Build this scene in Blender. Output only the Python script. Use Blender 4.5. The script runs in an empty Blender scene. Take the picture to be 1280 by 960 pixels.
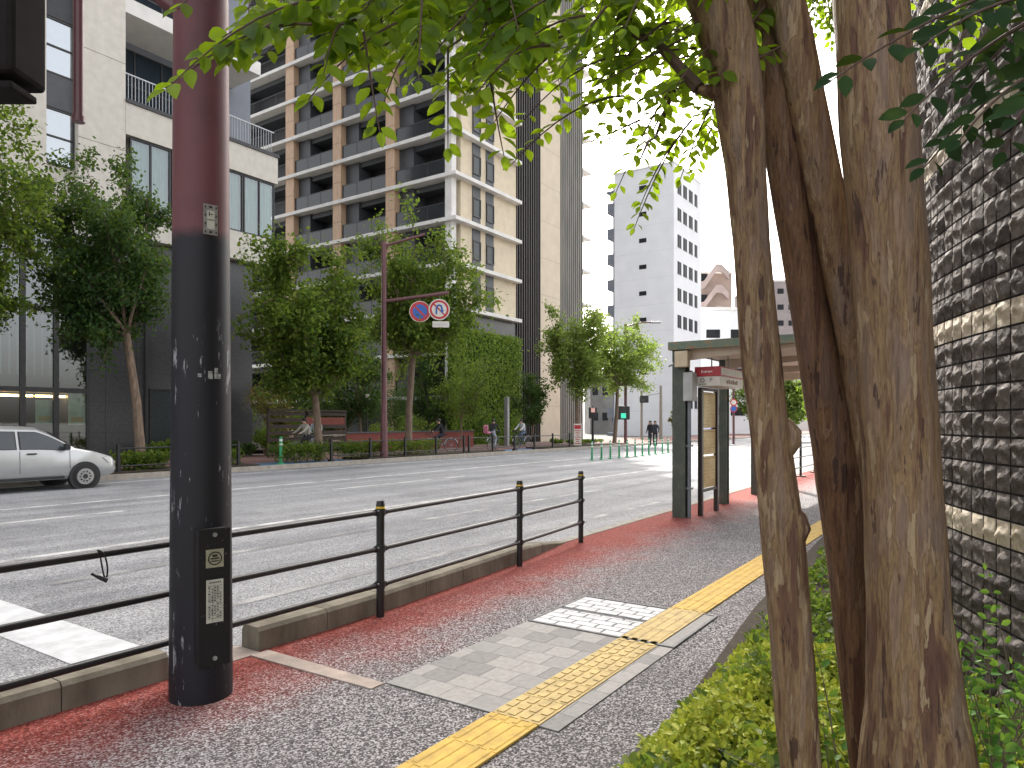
import bpy, bmesh, math, random
import numpy as np
from mathutils import Vector, Matrix
R = math.radians
random.seed(7); rng = np.random.default_rng(7)
S = bpy.context.scene
COL = S.collection
# ------------------------------------------------------------------ camera, sky, sun, exposure
A = math.atan(595/880); SA, CA = math.sin(A), math.cos(A); F = 880.0; H = 1.6
cam = bpy.data.cameras.new('camera'); cam.sensor_width = 36; cam.lens = 36*F/1280
cam.shift_y = 48/1280; cam.clip_end = 4000; cam.clip_start = 0.05
cob = bpy.data.objects.new('camera', cam); COL.objects.link(cob)
cob.location = (0, 0, H); cob.rotation_euler = (R(90), 0, A); S.camera = cob
SUN_AZ = Vector((-.53, .85)).normalized(); SUN_EL = R(42)
w = bpy.data.worlds.new('World'); S.world = w; w.use_nodes = True
nt = w.node_tree; bg = nt.nodes['Background']; sk = nt.nodes.new('ShaderNodeTexSky')
sk.sky_type = 'NISHITA'; sk.sun_disc = False; sk.sun_elevation = SUN_EL
sk.sun_rotation = math.atan2(SUN_AZ.x, SUN_AZ.y); sk.dust_density = 4.0; sk.air_density = 1.0; sk.ozone_density = 1.5
hs = nt.nodes.new('ShaderNodeHueSaturation'); hs.inputs['Saturation'].default_value = .30; nt.links.new(sk.outputs[0], hs.inputs['Color']); wm = nt.nodes.new('ShaderNodeMix'); wm.data_type = 'RGBA'; wm.blend_type = 'MULTIPLY'; wm.inputs[0].default_value = 1.0; wm.inputs[7].default_value = (1.05, 1.0, .94, 1); nt.links.new(hs.outputs[0], wm.inputs[6]); nt.links.new(wm.outputs[2], bg.inputs[0]); bg.inputs[1].default_value = 0.15
sl = bpy.data.lights.new('sun', 'SUN'); sl.energy = 2.2; sl.angle = R(0.6); sl.color = (1, .95, .86)
so = bpy.data.objects.new('sun', sl); COL.objects.link(so)
sd = Vector((SUN_AZ.x*math.cos(SUN_EL), SUN_AZ.y*math.cos(SUN_EL), math.sin(SUN_EL)))
so.rotation_euler = sd.to_track_quat('Z', 'Y').to_euler(); so.location = sd*80
S.view_settings.view_transform = 'Standard'; S.view_settings.look = 'None'
S.view_settings.exposure = 2.0; S.view_settings.gamma = 1.0
S.render.resolution_x = 1024; S.render.resolution_y = 768
try:
    S.cycles.transparent_max_bounces = 12; S.cycles.max_bounces = 8
except Exception: pass

# ------------------------------------------------------------------ pixel -> place helpers (photo 1280x960)
FW = Vector((-SA, CA, 0)); RT = Vector((CA, SA, 0)); UP = Vector((0, 0, 1)); O = Vector((0, 0, H))
def ray(px, py=528): return FW + RT*((px-640)/F) + UP*((528-py)/F)
def hx(px, py, x): d = ray(px, py); return O + d*(x/d.x)
def hy(px, py, y): d = ray(px, py); return O + d*(y/d.y)
def hz(px, py, z=0): d = ray(px, py); return O + d*((z-H)/d.z)
def hd(px, py, D): return O + ray(px, py)*D
def dep(x, px): return x/ray(px).x

# ------------------------------------------------------------------ materials
MATS = {}
def ramp(nt, fac, stops, inter='LINEAR'):
    r = nt.nodes.new('ShaderNodeValToRGB'); cr = r.color_ramp; cr.interpolation = inter
    while len(cr.elements) > 1: cr.elements.remove(cr.elements[-1])
    for i, (p, c) in enumerate(stops):
        e = cr.elements[0] if i == 0 else cr.elements.new(p)
        e.position = p; e.color = (*c, 1) if len(c) == 3 else c
    nt.links.new(fac, r.inputs[0]); return r.outputs[0]
def tex(nt, kind, scale, detail=4, coord=None, vec=None, stretch=None, rough=.55):
    n = nt.nodes.new('ShaderNodeTex'+kind)
    if 'Scale' in n.inputs: n.inputs['Scale'].default_value = scale
    if kind == 'Noise': n.inputs['Detail'].default_value = detail; n.inputs['Roughness'].default_value = rough
    if vec is None:
        if coord is None: coord = nt.nodes.new('ShaderNodeTexCoord').outputs['Object']
        vec = coord
    if stretch:
        m = nt.nodes.new('ShaderNodeMapping'); m.inputs['Scale'].default_value = stretch
        nt.links.new(vec, m.inputs[0]); vec = m.outputs[0]
    nt.links.new(vec, n.inputs['Vector']); return n
def mixc(nt, fac, a, b, blend='MIX'):
    m = nt.nodes.new('ShaderNodeMix'); m.data_type = 'RGBA'; m.blend_type = blend
    for s, v in ((m.inputs[0], fac), (m.inputs[6], a), (m.inputs[7], b)):
        if isinstance(v, (int, float)): s.default_value = v
        elif isinstance(v, tuple): s.default_value = (*v, 1)
        else: nt.links.new(v, s)
    return m.outputs[2]
def math_(nt, op, a, b=0.0):
    m = nt.nodes.new('ShaderNodeMath'); m.operation = op
    for s, v in ((m.inputs[0], a), (m.inputs[1], b)):
        if isinstance(v, (int, float)): s.default_value = v
        else: nt.links.new(v, s)
    return m.outputs[0]
def base(name, rough=.7, metal=0.0, spec=.5):
    m = bpy.data.materials.new(name); m.use_nodes = True
    b = m.node_tree.nodes['Principled BSDF']; b.inputs['Roughness'].default_value = rough
    b.inputs['Metallic'].default_value = metal; b.inputs['Specular IOR Level'].default_value = spec
    return m, m.node_tree, b
def bump(nt, b, h, strength=.3, dist=.01):
    n = nt.nodes.new('ShaderNodeBump'); n.inputs['Strength'].default_value = strength; n.inputs['Distance'].default_value = dist
    nt.links.new(h, n.inputs['Height']); nt.links.new(n.outputs[0], b.inputs['Normal'])
def pm(name, c, c2=None, scale=6, rough=.7, metal=0.0, bmp=0.0, bscale=None, stretch=None, spec=.5, dist=.01):
    if name in MATS: return MATS[name]
    m, t, b = base(name, rough, metal, spec)
    if c2 is None: c2 = tuple(v*.8 for v in c)
    n = tex(t, 'Noise', scale, 6, stretch=stretch)
    t.links.new(ramp(t, n.outputs[0], [(.3, c2), (.7, c)]), b.inputs['Base Color'])
    if bmp:
        n2 = tex(t, 'Noise', bscale or scale*4, 5, stretch=stretch); bump(t, b, n2.outputs[0], bmp, dist)
    MATS[name] = m; return m
def emis(name, c, s):
    m = bpy.data.materials.new(name); m.use_nodes = True; b = m.node_tree.nodes['Principled BSDF']
    b.inputs['Base Color'].default_value = (*c, 1); b.inputs['Emission Color'].default_value = (*c, 1); b.inputs['Emission Strength'].default_value = s; return m
def leafmat(name, cols, rough=.5, trans=.45, tcol=None):
    m = bpy.data.materials.new(name); m.use_nodes = True; t = m.node_tree; b = t.nodes['Principled BSDF']; b.inputs['Roughness'].default_value = rough
    b.inputs['Specular IOR Level'].default_value = .2
    g = t.nodes.new('ShaderNodeNewGeometry')
    col = ramp(t, g.outputs['Random Per Island'], [(i/(len(cols)-1), c) for i, c in enumerate(cols)])
    n = tex(t, 'Noise', 1.3, 3)
    col = mixc(t, math_(t, 'MULTIPLY', n.outputs[0], .55), col, cols[0])
    t.links.new(col, b.inputs['Base Color'])
    tr = t.nodes.new('ShaderNodeBsdfTranslucent')
    t.links.new(mixc(t, 1.0, col, tcol or (1.0, 1.0, .35), 'MULTIPLY') if False else mixc(t, .55, col, tcol or (.30, .45, .04)), tr.inputs[0])
    mx = t.nodes.new('ShaderNodeMixShader'); mx.inputs[0].default_value = trans
    out = t.nodes['Material Output']
    t.links.new(b.outputs[0], mx.inputs[1]); t.links.new(tr.outputs[0], mx.inputs[2]); t.links.new(mx.outputs[0], out.inputs[0])
    return m
def glassmat(name, tint=(.75, .85, .85), refl=.12, rough=.02):
    m = bpy.data.materials.new(name); m.use_nodes = True; t = m.node_tree; t.nodes.remove(t.nodes['Principled BSDF'])
    tr = t.nodes.new('ShaderNodeBsdfTransparent'); tr.inputs[0].default_value = (*tint, 1)
    gl = t.nodes.new('ShaderNodeBsdfGlossy'); gl.inputs['Roughness'].default_value = rough; gl.inputs[0].default_value = (.9, .95, 1, 1)
    fr = t.nodes.new('ShaderNodeFresnel'); fr.inputs[0].default_value = 1.5
    f = math_(t, 'ADD', fr.outputs[0], refl)
    mx = t.nodes.new('ShaderNodeMixShader'); t.links.new(f, mx.inputs[0]); t.links.new(tr.outputs[0], mx.inputs[1]); t.links.new(gl.outputs[0], mx.inputs[2])
    t.links.new(mx.outputs[0], t.nodes['Material Output'].inputs[0]); return m
def speckle(name, dark, mid, light, scale, rough=.9, bmp=.6, dist=.006, tint=None, red=None, worn=True):
    m, t, b = base(name, rough, 0, .3)
    co = t.nodes.new('ShaderNodeTexCoord').outputs['Object']
    v = tex(t, 'Voronoi', scale, vec=co); n = tex(t, 'Noise', scale*.6, 4, vec=co, rough=.7)
    f = mixc(t, .5, v.outputs['Color'], n.outputs['Color'])
    bw = t.nodes.new('ShaderNodeRGBToBW'); t.links.new(f, bw.inputs[0])
    col = ramp(t, bw.outputs[0], [(.33, dark), (.5, mid), (.66, light)])
    big = tex(t, 'Noise', .9, 5, vec=co)
    col = mixc(t, ramp(t, big.outputs[0], [(.35, (.0,)*3), (.7, (.35,)*3)]), col, tuple(x*.75 for x in mid))
    if red:
        sx = t.nodes.new('ShaderNodeSeparateXYZ'); t.links.new(co, sx.inputs[0])
        # the painted red border follows the kerb, worn off towards the middle of the pavement
        k = math_(t, 'MULTIPLY', math_(t, 'SUBTRACT', -2.95, sx.outputs[0]), 1.05)
        k = math_(t, 'SUBTRACT', k, math_(t, 'MULTIPLY', sx.outputs[1], .012))
        nn = tex(t, 'Noise', 1.7, 5, vec=co, rough=.7); k = math_(t, 'ADD', k, math_(t, 'MULTIPLY', math_(t, 'SUBTRACT', nn.outputs[0], .5), 1.3))
        k2 = math_(t, 'MULTIPLY', math_(t, 'SUBTRACT', bw.outputs[0], .5), 1.6)
        k = math_(t, 'SUBTRACT', k, k2)
        fac = ramp(t, k, [(.12, (0,)*3), (.95, (.95,)*3)])
        redc = ramp(t, bw.outputs[0], [(.33, (.070,.009,.007)), (.5, red), (.68, (.36,.085,.062))])
        col = mixc(t, fac, col, redc)
    t.links.new(col, b.inputs['Base Color'])
    bump(t, b, bw.outputs[0], bmp, dist); return m

# ------------------------------------------------------------------ mesh helpers
class MB:
    def __init__(s): s.v = []; s.f = []; s.m = []
    def face(s, pts, mi=0):
        i = len(s.v); s.v += [tuple(p) for p in pts]; s.f.append(tuple(range(i, i+len(pts)))); s.m.append(mi)
    def box(s, x0, x1, y0, y1, z0, z1, mi=0):
        if x0 > x1: x0, x1 = x1, x0
        if y0 > y1: y0, y1 = y1, y0
        if z0 > z1: z0, z1 = z1, z0
        i = len(s.v)
        s.v += [(x0,y0,z0),(x1,y0,z0),(x1,y1,z0),(x0,y1,z0),(x0,y0,z1),(x1,y0,z1),(x1,y1,z1),(x0,y1,z1)]
        s.f += [(i,i+3,i+2,i+1),(i+4,i+5,i+6,i+7),(i,i+1,i+5,i+4),(i+1,i+2,i+6,i+5),(i+2,i+3,i+7,i+6),(i+3,i,i+4,i+7)]; s.m += [mi]*6; return s
    def obox(s, c, dx, dy, dz, mi=0):
        c = Vector(c); i = len(s.v)
        for sz in (-1, 1):
            for sx, sy in ((-1,-1),(1,-1),(1,1),(-1,1)): s.v.append(tuple(c + Vector(dx)*sx + Vector(dy)*sy + Vector(dz)*sz))
        s.f += [(i,i+3,i+2,i+1),(i+4,i+5,i+6,i+7),(i,i+1,i+5,i+4),(i+1,i+2,i+6,i+5),(i+2,i+3,i+7,i+6),(i+3,i,i+4,i+7)]; s.m += [mi]*6; return s
    def tube(s, pts, rad, n=10, mi=0, caps=True, lump=None):
        pts = [Vector(p) for p in pts]
        if isinstance(rad, (int, float)): rad = [rad]*len(pts)
        i0 = len(s.v); u = None
        for k, p in enumerate(pts):
            d = (pts[min(k+1, len(pts)-1)] - pts[max(k-1, 0)]).normalized()
            if u is None: u = d.orthogonal().normalized()
            else: u = (u - d*u.dot(d)).normalized()
            v = d.cross(u)
            for j in range(n):
                a = 2*math.pi*j/n; r = rad[k]*(lump(k, a) if lump else 1)
                s.v.append(tuple(p + (u*math.cos(a) + v*math.sin(a))*r))
        for k in range(len(pts)-1):
            for j in range(n):
                a, b = i0+k*n+j, i0+k*n+(j+1) % n
                s.f.append((a, b, b+n, a+n)); s.m.append(mi)
        if caps:
            s.f.append(tuple(i0+j for j in reversed(range(n)))); s.m.append(mi)
            e = i0+(len(pts)-1)*n; s.f.append(tuple(e+j for j in range(n))); s.m.append(mi)
        return s
    def prism(s, poly, off, mi=0):
        i = len(s.v); n = len(poly); off = Vector(off)
        s.v += [tuple(p) for p in poly] + [tuple(Vector(p)+off) for p in poly]
        s.f.append(tuple(range(i, i+n))[::-1]); s.f.append(tuple(range(i+n, i+2*n))); s.m += [mi, mi]
        for j in range(n): s.f.append((i+j, i+(j+1) % n, i+n+(j+1) % n, i+n+j)); s.m.append(mi)
        return s
    def build(s, name, mats, parent=None, smooth=False, bevel=0, angle=None):
        me = bpy.data.meshes.new(name); me.from_pydata(s.v, [], s.f)
        if not isinstance(mats, (list, tuple)): mats = [mats]
        for m in mats: me.materials.append(m)
        if len(mats) > 1: me.polygons.foreach_set('material_index', s.m)
        me.update()
        bm = bmesh.new(); bm.from_mesh(me); bmesh.ops.recalc_face_normals(bm, faces=bm.faces); bm.to_mesh(me); bm.free()
        if smooth:
            me.polygons.foreach_set('use_smooth', [True]*len(me.polygons))
            try: me.set_sharp_from_angle(angle=R(40))
            except Exception: pass
        o = bpy.data.objects.new(name, me); COL.objects.link(o)
        if parent: o.parent = parent; o.matrix_parent_inverse = parent.matrix_basis.inverted()
        if bevel:
            b = o.modifiers.new('bevel', 'BEVEL'); b.width = bevel; b.segments = 2; b.limit_method = 'ANGLE'
        return o
def tag(o, label=None, cat=None, group=None, kind=None):
    for k, v in (('label', label), ('category', cat), ('group', group), ('kind', kind)):
        if v: o[k] = v
    return o
def empty(name, loc, label, cat, group=None, rz=0):
    o = bpy.data.objects.new(name, None); o.empty_display_size = .2; COL.objects.link(o); o.location = loc; o.rotation_euler = (0, 0, rz)
    return tag(o, label, cat, group)
def struct(mb, name, mats, **k): o = mb.build(name, mats, **k); o['kind'] = 'structure'; return o
def copy_tree(o, parent=None):
    c = o.copy(); COL.objects.link(c)
    if parent: c.parent = parent
    for ch in list(o.children): copy_tree(ch, c)
    return c
def text(s, size, mat, loc, rot, parent, name='lettering', align='CENTER', depth=.002):
    cu = bpy.data.curves.new(name, 'FONT'); cu.body = s; cu.size = size; cu.align_x = align; cu.align_y = 'CENTER'; cu.extrude = depth
    o = bpy.data.objects.new(name, cu); COL.objects.link(o)
    bpy.context.view_layer.update()
    me = bpy.data.meshes.new_from_object(o); bpy.data.objects.remove(o)
    me.materials.clear(); me.materials.append(mat)
    o = bpy.data.objects.new(name, me); COL.objects.link(o); o.location = loc; o.rotation_euler = rot
    if parent: o.parent = parent; o.matrix_parent_inverse = parent.matrix_basis.inverted()
    return o

# leaf clouds -----------------------------------------------------------------
LEAF_SMALL = (np.array([(0,0,0),(-.28,.35,.06),(-.22,.75,.04),(0,1,-.06),(.22,.75,.04),(.28,.35,.06)]), [(0,3,2,1),(0,5,4,3)])
def _leaf(n=5, w=.27):
    v = [(0,0,0),(0,.33,-.015),(0,.66,-.03),(0,1,-.1)]
    L = [(-w*.45,.10,.03),(-w*.95,.34,.08),(-w*.95,.62,.07),(-w*.48,.86,-.01)]
    v += L + [(-a,b,c) for a,b,c in L]
    f = [(0,1,5,4),(1,2,6,5),(2,3,7,6),(0,8,9,1),(1,9,10,2),(2,10,11,3)]
    return np.array(v), f
LEAF_BIG = _leaf()
def leaf_mesh(name, P, D, N, size, mat, tmpl=LEAF_SMALL, parent=None):
    """P points, D leaf directions, N up-ish normals, size array"""
    T, fs = tmpl; n = len(P)
    D = D/np.linalg.norm(D, axis=1, keepdims=True)
    X = np.cross(D, N); X /= (np.linalg.norm(X, axis=1, keepdims=True)+1e-9); Z = np.cross(X, D)
    V = P[:, None, :] + size[:, None, None]*(T[None, :, 0:1]*X[:, None, :] + T[None, :, 1:2]*D[:, None, :] + T[None, :, 2:3]*Z[:, None, :])
    V = V.reshape(-1, 3); k = len(T)
    fa = np.array(fs); q = fa.shape[1]
    FA = (fa[None] + (np.arange(n)*k)[:, None, None]).reshape(-1, q)
    me = bpy.data.meshes.new(name); me.vertices.add(len(V)); me.vertices.foreach_set('co', V.ravel().astype(np.float32))
    me.loops.add(FA.size); me.loops.foreach_set('vertex_index', FA.ravel().astype(np.int32))
    me.polygons.add(len(FA)); me.polygons.foreach_set('loop_start', (np.arange(len(FA))*q).astype(np.int32))
    me.update(calc_edges=True); me.materials.append(mat)
    me.polygons.foreach_set('use_smooth', [True]*len(FA))
    o = bpy.data.objects.new(name, me); COL.objects.link(o)
    if parent: o.parent = parent; o.matrix_parent_inverse = parent.matrix_basis.inverted()
    return o
def rdir(n): v = rng.normal(size=(n, 3)); return v/np.linalg.norm(v, axis=1, keepdims=True)

def tree(name, loc, top, cr, label, cat, bark, leaf, trunk_r=.12, fork=.35, nleaf=6000, lsize=.16, group=None, cz=None, chz=None, nl=11, lean=(0, 0), seed=0, spread=1.0):
    """loc base, top = total height, cr = crown radius, cz crown centre height, chz crown half height"""
    rd = random.Random(seed); r = np.random.default_rng(seed)
    e = empty(name, loc, label, cat, group); L = Vector(loc)
    cz = cz or top*.68; chz = chz or top-cz
    C = L + Vector((lean[0], lean[1], cz)); tb = MB(); fz = cz-chz + .35*chz*rd.random()+.1*chz
    fp = L + Vector((lean[0]*.4, lean[1]*.4, fz*fork*1.6 if fork < .5 else fz))
    tb.tube([L, L+(fp-L)*.05, L+(fp-L)*.5+Vector((rd.uniform(-.05, .05),)*2+(0,)), fp], [trunk_r*1.35, trunk_r, trunk_r*.85, trunk_r*.75], 9)
    pts = []; lb = MB(); 
    for i in range(nl):
        a = 2.4*i + rd.uniform(-.4, .4); u = (i+.5)/nl
        rr = cr*(.45+.45*rd.random())*math.sin(math.pi*(.18+.72*(1-u)))**.7
        tgt = C + Vector((math.cos(a)*rr, math.sin(a)*rr, chz*(-.55+1.5*u*rd.uniform(.85, 1.05))))
        mid = fp.lerp(tgt, .45) + Vector((0, 0, .12*(tgt-fp).length*(-1 if u < .3 else .3))) + Vector((rd.uniform(-.1, .1), rd.uniform(-.1, .1), 0))*cr
        rad = trunk_r*.5*(1-.4*u)
        lb.tube([fp, fp.lerp(mid, .5)+Vector((0, 0, .04)), mid, tgt], [rad, rad*.75, rad*.5, rad*.12], 6)
        for k in range(9):
            t0 = rd.uniform(.3, 1.08); b = mid.lerp(tgt, (t0-.3)/.7) if t0 > .3 else fp.lerp(mid, t0/.3)
            dr = Vector((rd.gauss(0, 1), rd.gauss(0, 1), rd.gauss(.25, .8))).normalized()
            ln = cr*rd.uniform(.25, .55)*spread; q = b + dr*ln
            lb.tube([b, b.lerp(q, .5)+Vector((0, 0, .03)), q], [rad*.3, rad*.2, .004], 4, caps=False)
            pts.append((b, q))
    tb.build('trunk', bark, e, smooth=True); lb.build('limbs', bark, e, smooth=True)
    n = len(pts); idx = r.integers(0, n, nleaf); t = r.random(nleaf)**.75
    B = np.array([tuple(p[0]) for p in pts]); Q = np.array([tuple(p[1]) for p in pts])
    P = B[idx]*(1-t)[:, None] + Q[idx]*t[:, None] + r.normal(size=(nleaf, 3))*cr*(.035+.07*r.random((nleaf, 1)))*spread
    D = r.normal(size=(nleaf, 3)) + np.array([0, 0, -.25]); N = r.normal(size=(nleaf, 3))*.6 + np.array([0, 0, 1.])
    leaf_mesh('crown', P, D, N, lsize*(.6+.7*r.random(nleaf)), leaf, LEAF_SMALL, e)
    return e
def bush(name, loc, rx, ry, h, label, cat, leaf, stemm, nleaf=1500, lsize=.1, group=None, seed=0, flat=.5, boxy=False):
    r = np.random.default_rng(seed+100); e = empty(name, loc, label, cat, group); L = np.array(loc)
    if boxy:
        P = (r.random((nleaf, 3))*2-1); P[:, 2] = r.random(nleaf)**.5
        bm_ = 1+.12*np.sin(P[:, 0:1]*9+seed)+.1*np.sin(P[:, 1:2]*13); P = P*bm_*np.array([rx, ry, h])
    else:
        k = 7+int(max(rx, ry)*2); cs = np.stack([r.uniform(-.75, .75, k)*rx, r.uniform(-.75, .75, k)*ry, r.uniform(.3, .85, k)*h], 1); sz = r.uniform(.25, .5, k)
        ii = r.integers(0, k, nleaf); d = r.normal(size=(nleaf, 3)); d /= np.linalg.norm(d, axis=1, keepdims=True)
        rad = (r.random(nleaf)**.4)[:, None]*sz[ii][:, None]
        P = cs[ii] + d*rad*np.array([rx, ry, h*.65]); P[:, 2] = np.abs(P[:, 2])
    P = P + L; D = r.normal(size=(nleaf, 3)) + np.array([0, 0, .5]); N = r.normal(size=(nleaf, 3))*.7+np.array([0, 0, 1.])
    leaf_mesh('foliage', P, D, N, lsize*(.6+.8*r.random(nleaf)), leaf, LEAF_SMALL, e)
    sm = MB(); rd = random.Random(seed)
    for i in range(7):
        q = Vector((rd.uniform(-.7, .7)*rx, rd.uniform(-.7, .7)*ry, h*rd.uniform(.6, .95)))
        b = Vector((q.x*.3, q.y*.3, 0)); sm.tube([Vector(loc)+b, Vector(loc)+b.lerp(q, .5)+Vector((0, 0, .05)), Vector(loc)+q], [.025, .015, .005], 5)
    sm.build('stems', stemm, e)
    return e

# ------------------------------------------------------------------ shared materials
def road_tracks(m):
    t = m.node_tree; b = t.nodes['Principled BSDF']; src = b.inputs['Base Color'].links[0].from_socket
    co = t.nodes.new('ShaderNodeTexCoord').outputs['Object']; n = tex(t, 'Noise', 1.0, 5, vec=co, stretch=(1.6,.035,1), rough=.6); n2 = tex(t, 'Noise', .35, 6, vec=co, rough=.7)
    c = mixc(t, 1.0, src, ramp(t, n.outputs[0], [(.35, (.72,.73,.75)), (.6, (1.08,1.08,1.07))]), 'MULTIPLY'); c = mixc(t, 1.0, c, ramp(t, n2.outputs[0], [(.38, (.80,.80,.81)), (.5, (1,)*3), (.66, (1.08,)*3)]), 'MULTIPLY')
    v = tex(t, 'Noise', 3.2, 8, vec=co, rough=.8); c = mixc(t, ramp(t, v.outputs[0], [(.70, (0,)*3), (.72, (.5,)*3)]), c, (.06,.06,.062))
    t.links.new(c, b.inputs['Base Color']); return m
M_as = speckle('road_asphalt', (.095,.097,.105), (.25,.255,.265), (.46,.467,.48), 100, bmp=.6)
M_pv = speckle('pavement_asphalt', (.022,.021,.024), (.115,.108,.112), (.50,.48,.485), 115, bmp=1.0, dist=.008, red=(.24,.034,.024))
M_conc = pm('concrete', (.36,.34,.30), (.20,.19,.165), 9, .9, bmp=.5, bscale=60)
M_concd = pm('concrete_stained', (.25,.225,.175), (.115,.10,.075), 5, .95, bmp=.6, bscale=50, stretch=(1,1,.4))
M_white = pm('marking_paint', (.60,.62,.64), (.40,.41,.42), 6, .7, bmp=.3, bscale=120)
def wornmat(name, lo, hi):
    m, t, b = base(name, .8)
    n = tex(t, 'Noise', 55, 5, rough=.8); n2 = tex(t, 'Noise', 1.6, 3)
    k = math_(t, 'ADD', math_(t, 'MULTIPLY', n.outputs[0], .8), math_(t, 'MULTIPLY', n2.outputs[0], .6))
    t.links.new(ramp(t, k, [(lo, (.17,.172,.175)), (hi, (.60,.60,.59))]), b.inputs['Base Color']); return m
M_worn = wornmat('worn_marking_paint', .58, .78); M_worn2 = wornmat('faded_marking_paint', .68, .98)
M_yel = pm('tactile_yellow', (.62,.41,.085), (.43,.29,.075), 12, .8, bmp=.3, bscale=80)
M_yel2 = pm('tactile_pale_yellow', (.56,.42,.17), (.38,.29,.13), 14, .8, bmp=.3, bscale=80)
M_soil = pm('soil', (.06,.045,.03), (.03,.024,.017), 12, 1, bmp=.8)
M_black = pm('black_paint', (.018,.018,.02), (.010,.010,.011), 20, .35, bmp=.1)
M_dark = pm('dark_metal', (.035,.036,.038), (.02,.02,.022), 8, .45)
M_maroon = pm('maroon_paint', (.15,.055,.06), (.10,.04,.045), 4, .4, bmp=.05)
M_steel = pm('galvanised_steel', (.42,.43,.44), (.30,.31,.32), 12, .4, .7)
M_cream = pm('cream_wall', (.62,.59,.53), (.52,.49,.44), 3, .85, bmp=.15, bscale=40)
M_beige = pm('beige_tile', (.66,.57,.42), (.56,.48,.36), 2, .8, bmp=.15, bscale=30)
M_wslab = pm('white_slab', (.74,.73,.70), (.62,.61,.59), 1.5, .8)
M_wood = pm('timber_cladding', (.58,.40,.27), (.42,.28,.18), 3, .6, stretch=(6,6,.6))
M_charc = pm('charcoal_panel', (.035,.037,.043), (.025,.026,.03), 3, .5)
M_charl = pm('grey_panel', (.075,.08,.09), (.055,.06,.068), 3, .5)
M_gran = pm('dark_granite', (.075,.075,.08), (.022,.023,.027), 22, .3, bmp=.05)
M_glass = glassmat('window_glass'); M_glassr = glassmat('reflective_window_glass', (.45,.55,.6), .38)
M_glassd = glassmat('balcony_glass', (.35,.45,.48), .05)
M_room = pm('dark_interior', (.05,.05,.05), (.02,.02,.022), 2, .9)
M_curt = pm('pale_curtain', (.42,.56,.48), (.20,.32,.27), 5, .9, stretch=(1,14,.3))
M_bark = pm('street_tree_bark', (.24,.17,.12), (.11,.08,.06), 14, .95, bmp=.8, stretch=(1,1,.3))
M_wbld = pm('white_render_shade', (.70,.72,.76), (.64,.66,.70), .6, .85)  # side face: its shade is put into the colour as a bluish, darker white
M_wbld2 = pm('white_render_front', (.76,.77,.79), (.70,.71,.74), .6, .85)  # lighter copy of the render for the brighter street face, and the low block
M_redw = pm('red_brick_low_wall', (.26,.07,.055), (.17,.05,.04), 14, .85)
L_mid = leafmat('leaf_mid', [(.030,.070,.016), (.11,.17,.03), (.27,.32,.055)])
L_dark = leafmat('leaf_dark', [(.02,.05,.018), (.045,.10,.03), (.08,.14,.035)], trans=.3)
L_lite = leafmat('leaf_light', [(.09,.15,.035), (.20,.27,.06), (.33,.37,.10)])
L_ivy = leafmat('leaf_ivy', [(.08,.16,.02), (.24,.36,.04), (.42,.50,.08)])
L_near = leafmat('leaf_near', [(.018,.045,.005), (.07,.14,.010), (.15,.25,.015)], rough=.45, trans=.56, tcol=(.52,.74,.02))
L_yel = leafmat('leaf_yellow_green', [(.16,.24,.03), (.42,.46,.05), (.68,.66,.13)], trans=.3, tcol=(.5,.55,.05))
L_rust = leafmat('leaf_rust', [(.10,.09,.03), (.20,.13,.05), (.28,.17,.07)])

# ================================================================== GROUND
g = MB(); g.box(-1500, 1500, -1500, 1500, -1, -.03)
struct(g, 'ground', pm('far_ground', (.16,.16,.15), (.10,.10,.095), .05, .95))
XF = -20.0   # far kerb
g = MB(); g.face([(XF,-60,0),(-4.0,-60,0),(-4.0,400,0),(XF,400,0)]); struct(g, 'road', M_as)
road_tracks(M_as)
# near pavement
KX = [(-60,-4.15),(1.5,-4.17),(4.0,-4.13),(6.5,-4.33),(8.0,-4.56),(12,-4.62),(17,-4.72),(60,-4.9),(300,-5.3)]
def kx(y):
    for (a, xa), (b, xb) in zip(KX, KX[1:]):
        if a <= y <= b: return xa+(xb-xa)*(y-a)/(b-a)
ys = sorted(set([k[0] for k in KX]+[-20, 0, 1, 2, 3, 5, 10, 20, 30]))
g = MB()
for a, b in zip(ys, ys[1:]): g.face([(kx(a)-.02,a,.03),(14,a,.03),(14,b,.03),(kx(b)-.02,b,.03)])
struct(g, 'pavement', M_pv)
g = MB()   # flush kerb stones beyond the railing
y = 8.02
while y < 120:
    b = y+.592; g.prism([(kx(y)-.17,y,0),(kx(y)-.02,y,0),(kx(b)-.02,b,0),(kx(b)-.17,b,0)], (0,0,.038)); y += .6
struct(g, 'flush_kerb', M_conc)
def kerbrun(y0, y1, taper=False):
    g = MB(); y = y0
    while y < y1-.05:
        b = min(y+.596, y1); h0 = h1 = .19
        if taper: h0 = .19-.15*max(0, (y-6.9)/1.1); h1 = .19-.15*max(0, (b-6.9)/1.1)
        xa, xb = kx(y), kx(b)
        pr = [(-.19,-.05),(-.19,.8),(-.165,1),(-.02,1),(0,.86),(0,-.05)]
        A_ = [(xa+u, y, (h0*v if v > 0 else 0)) for u, v in pr]; B_ = [(xb+u, b-.004, (h1*v if v > 0 else 0)) for u, v in pr]
        i = len(g.v); g.v += A_+B_; n = len(pr)
        g.f.append(tuple(range(i, i+n))); g.f.append(tuple(range(i+n, i+2*n))[::-1]); g.m += [0, 0]
        for j in range(n): g.f.append((i+j, i+(j+1) % n, i+n+(j+1) % n, i+n+j)); g.m.append(0)
        y += .6
    return g
struct(kerbrun(-12, 2.42), 'kerb', M_concd); struct(kerbrun(3.03, 8.0, True), 'kerb', M_concd)
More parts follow.
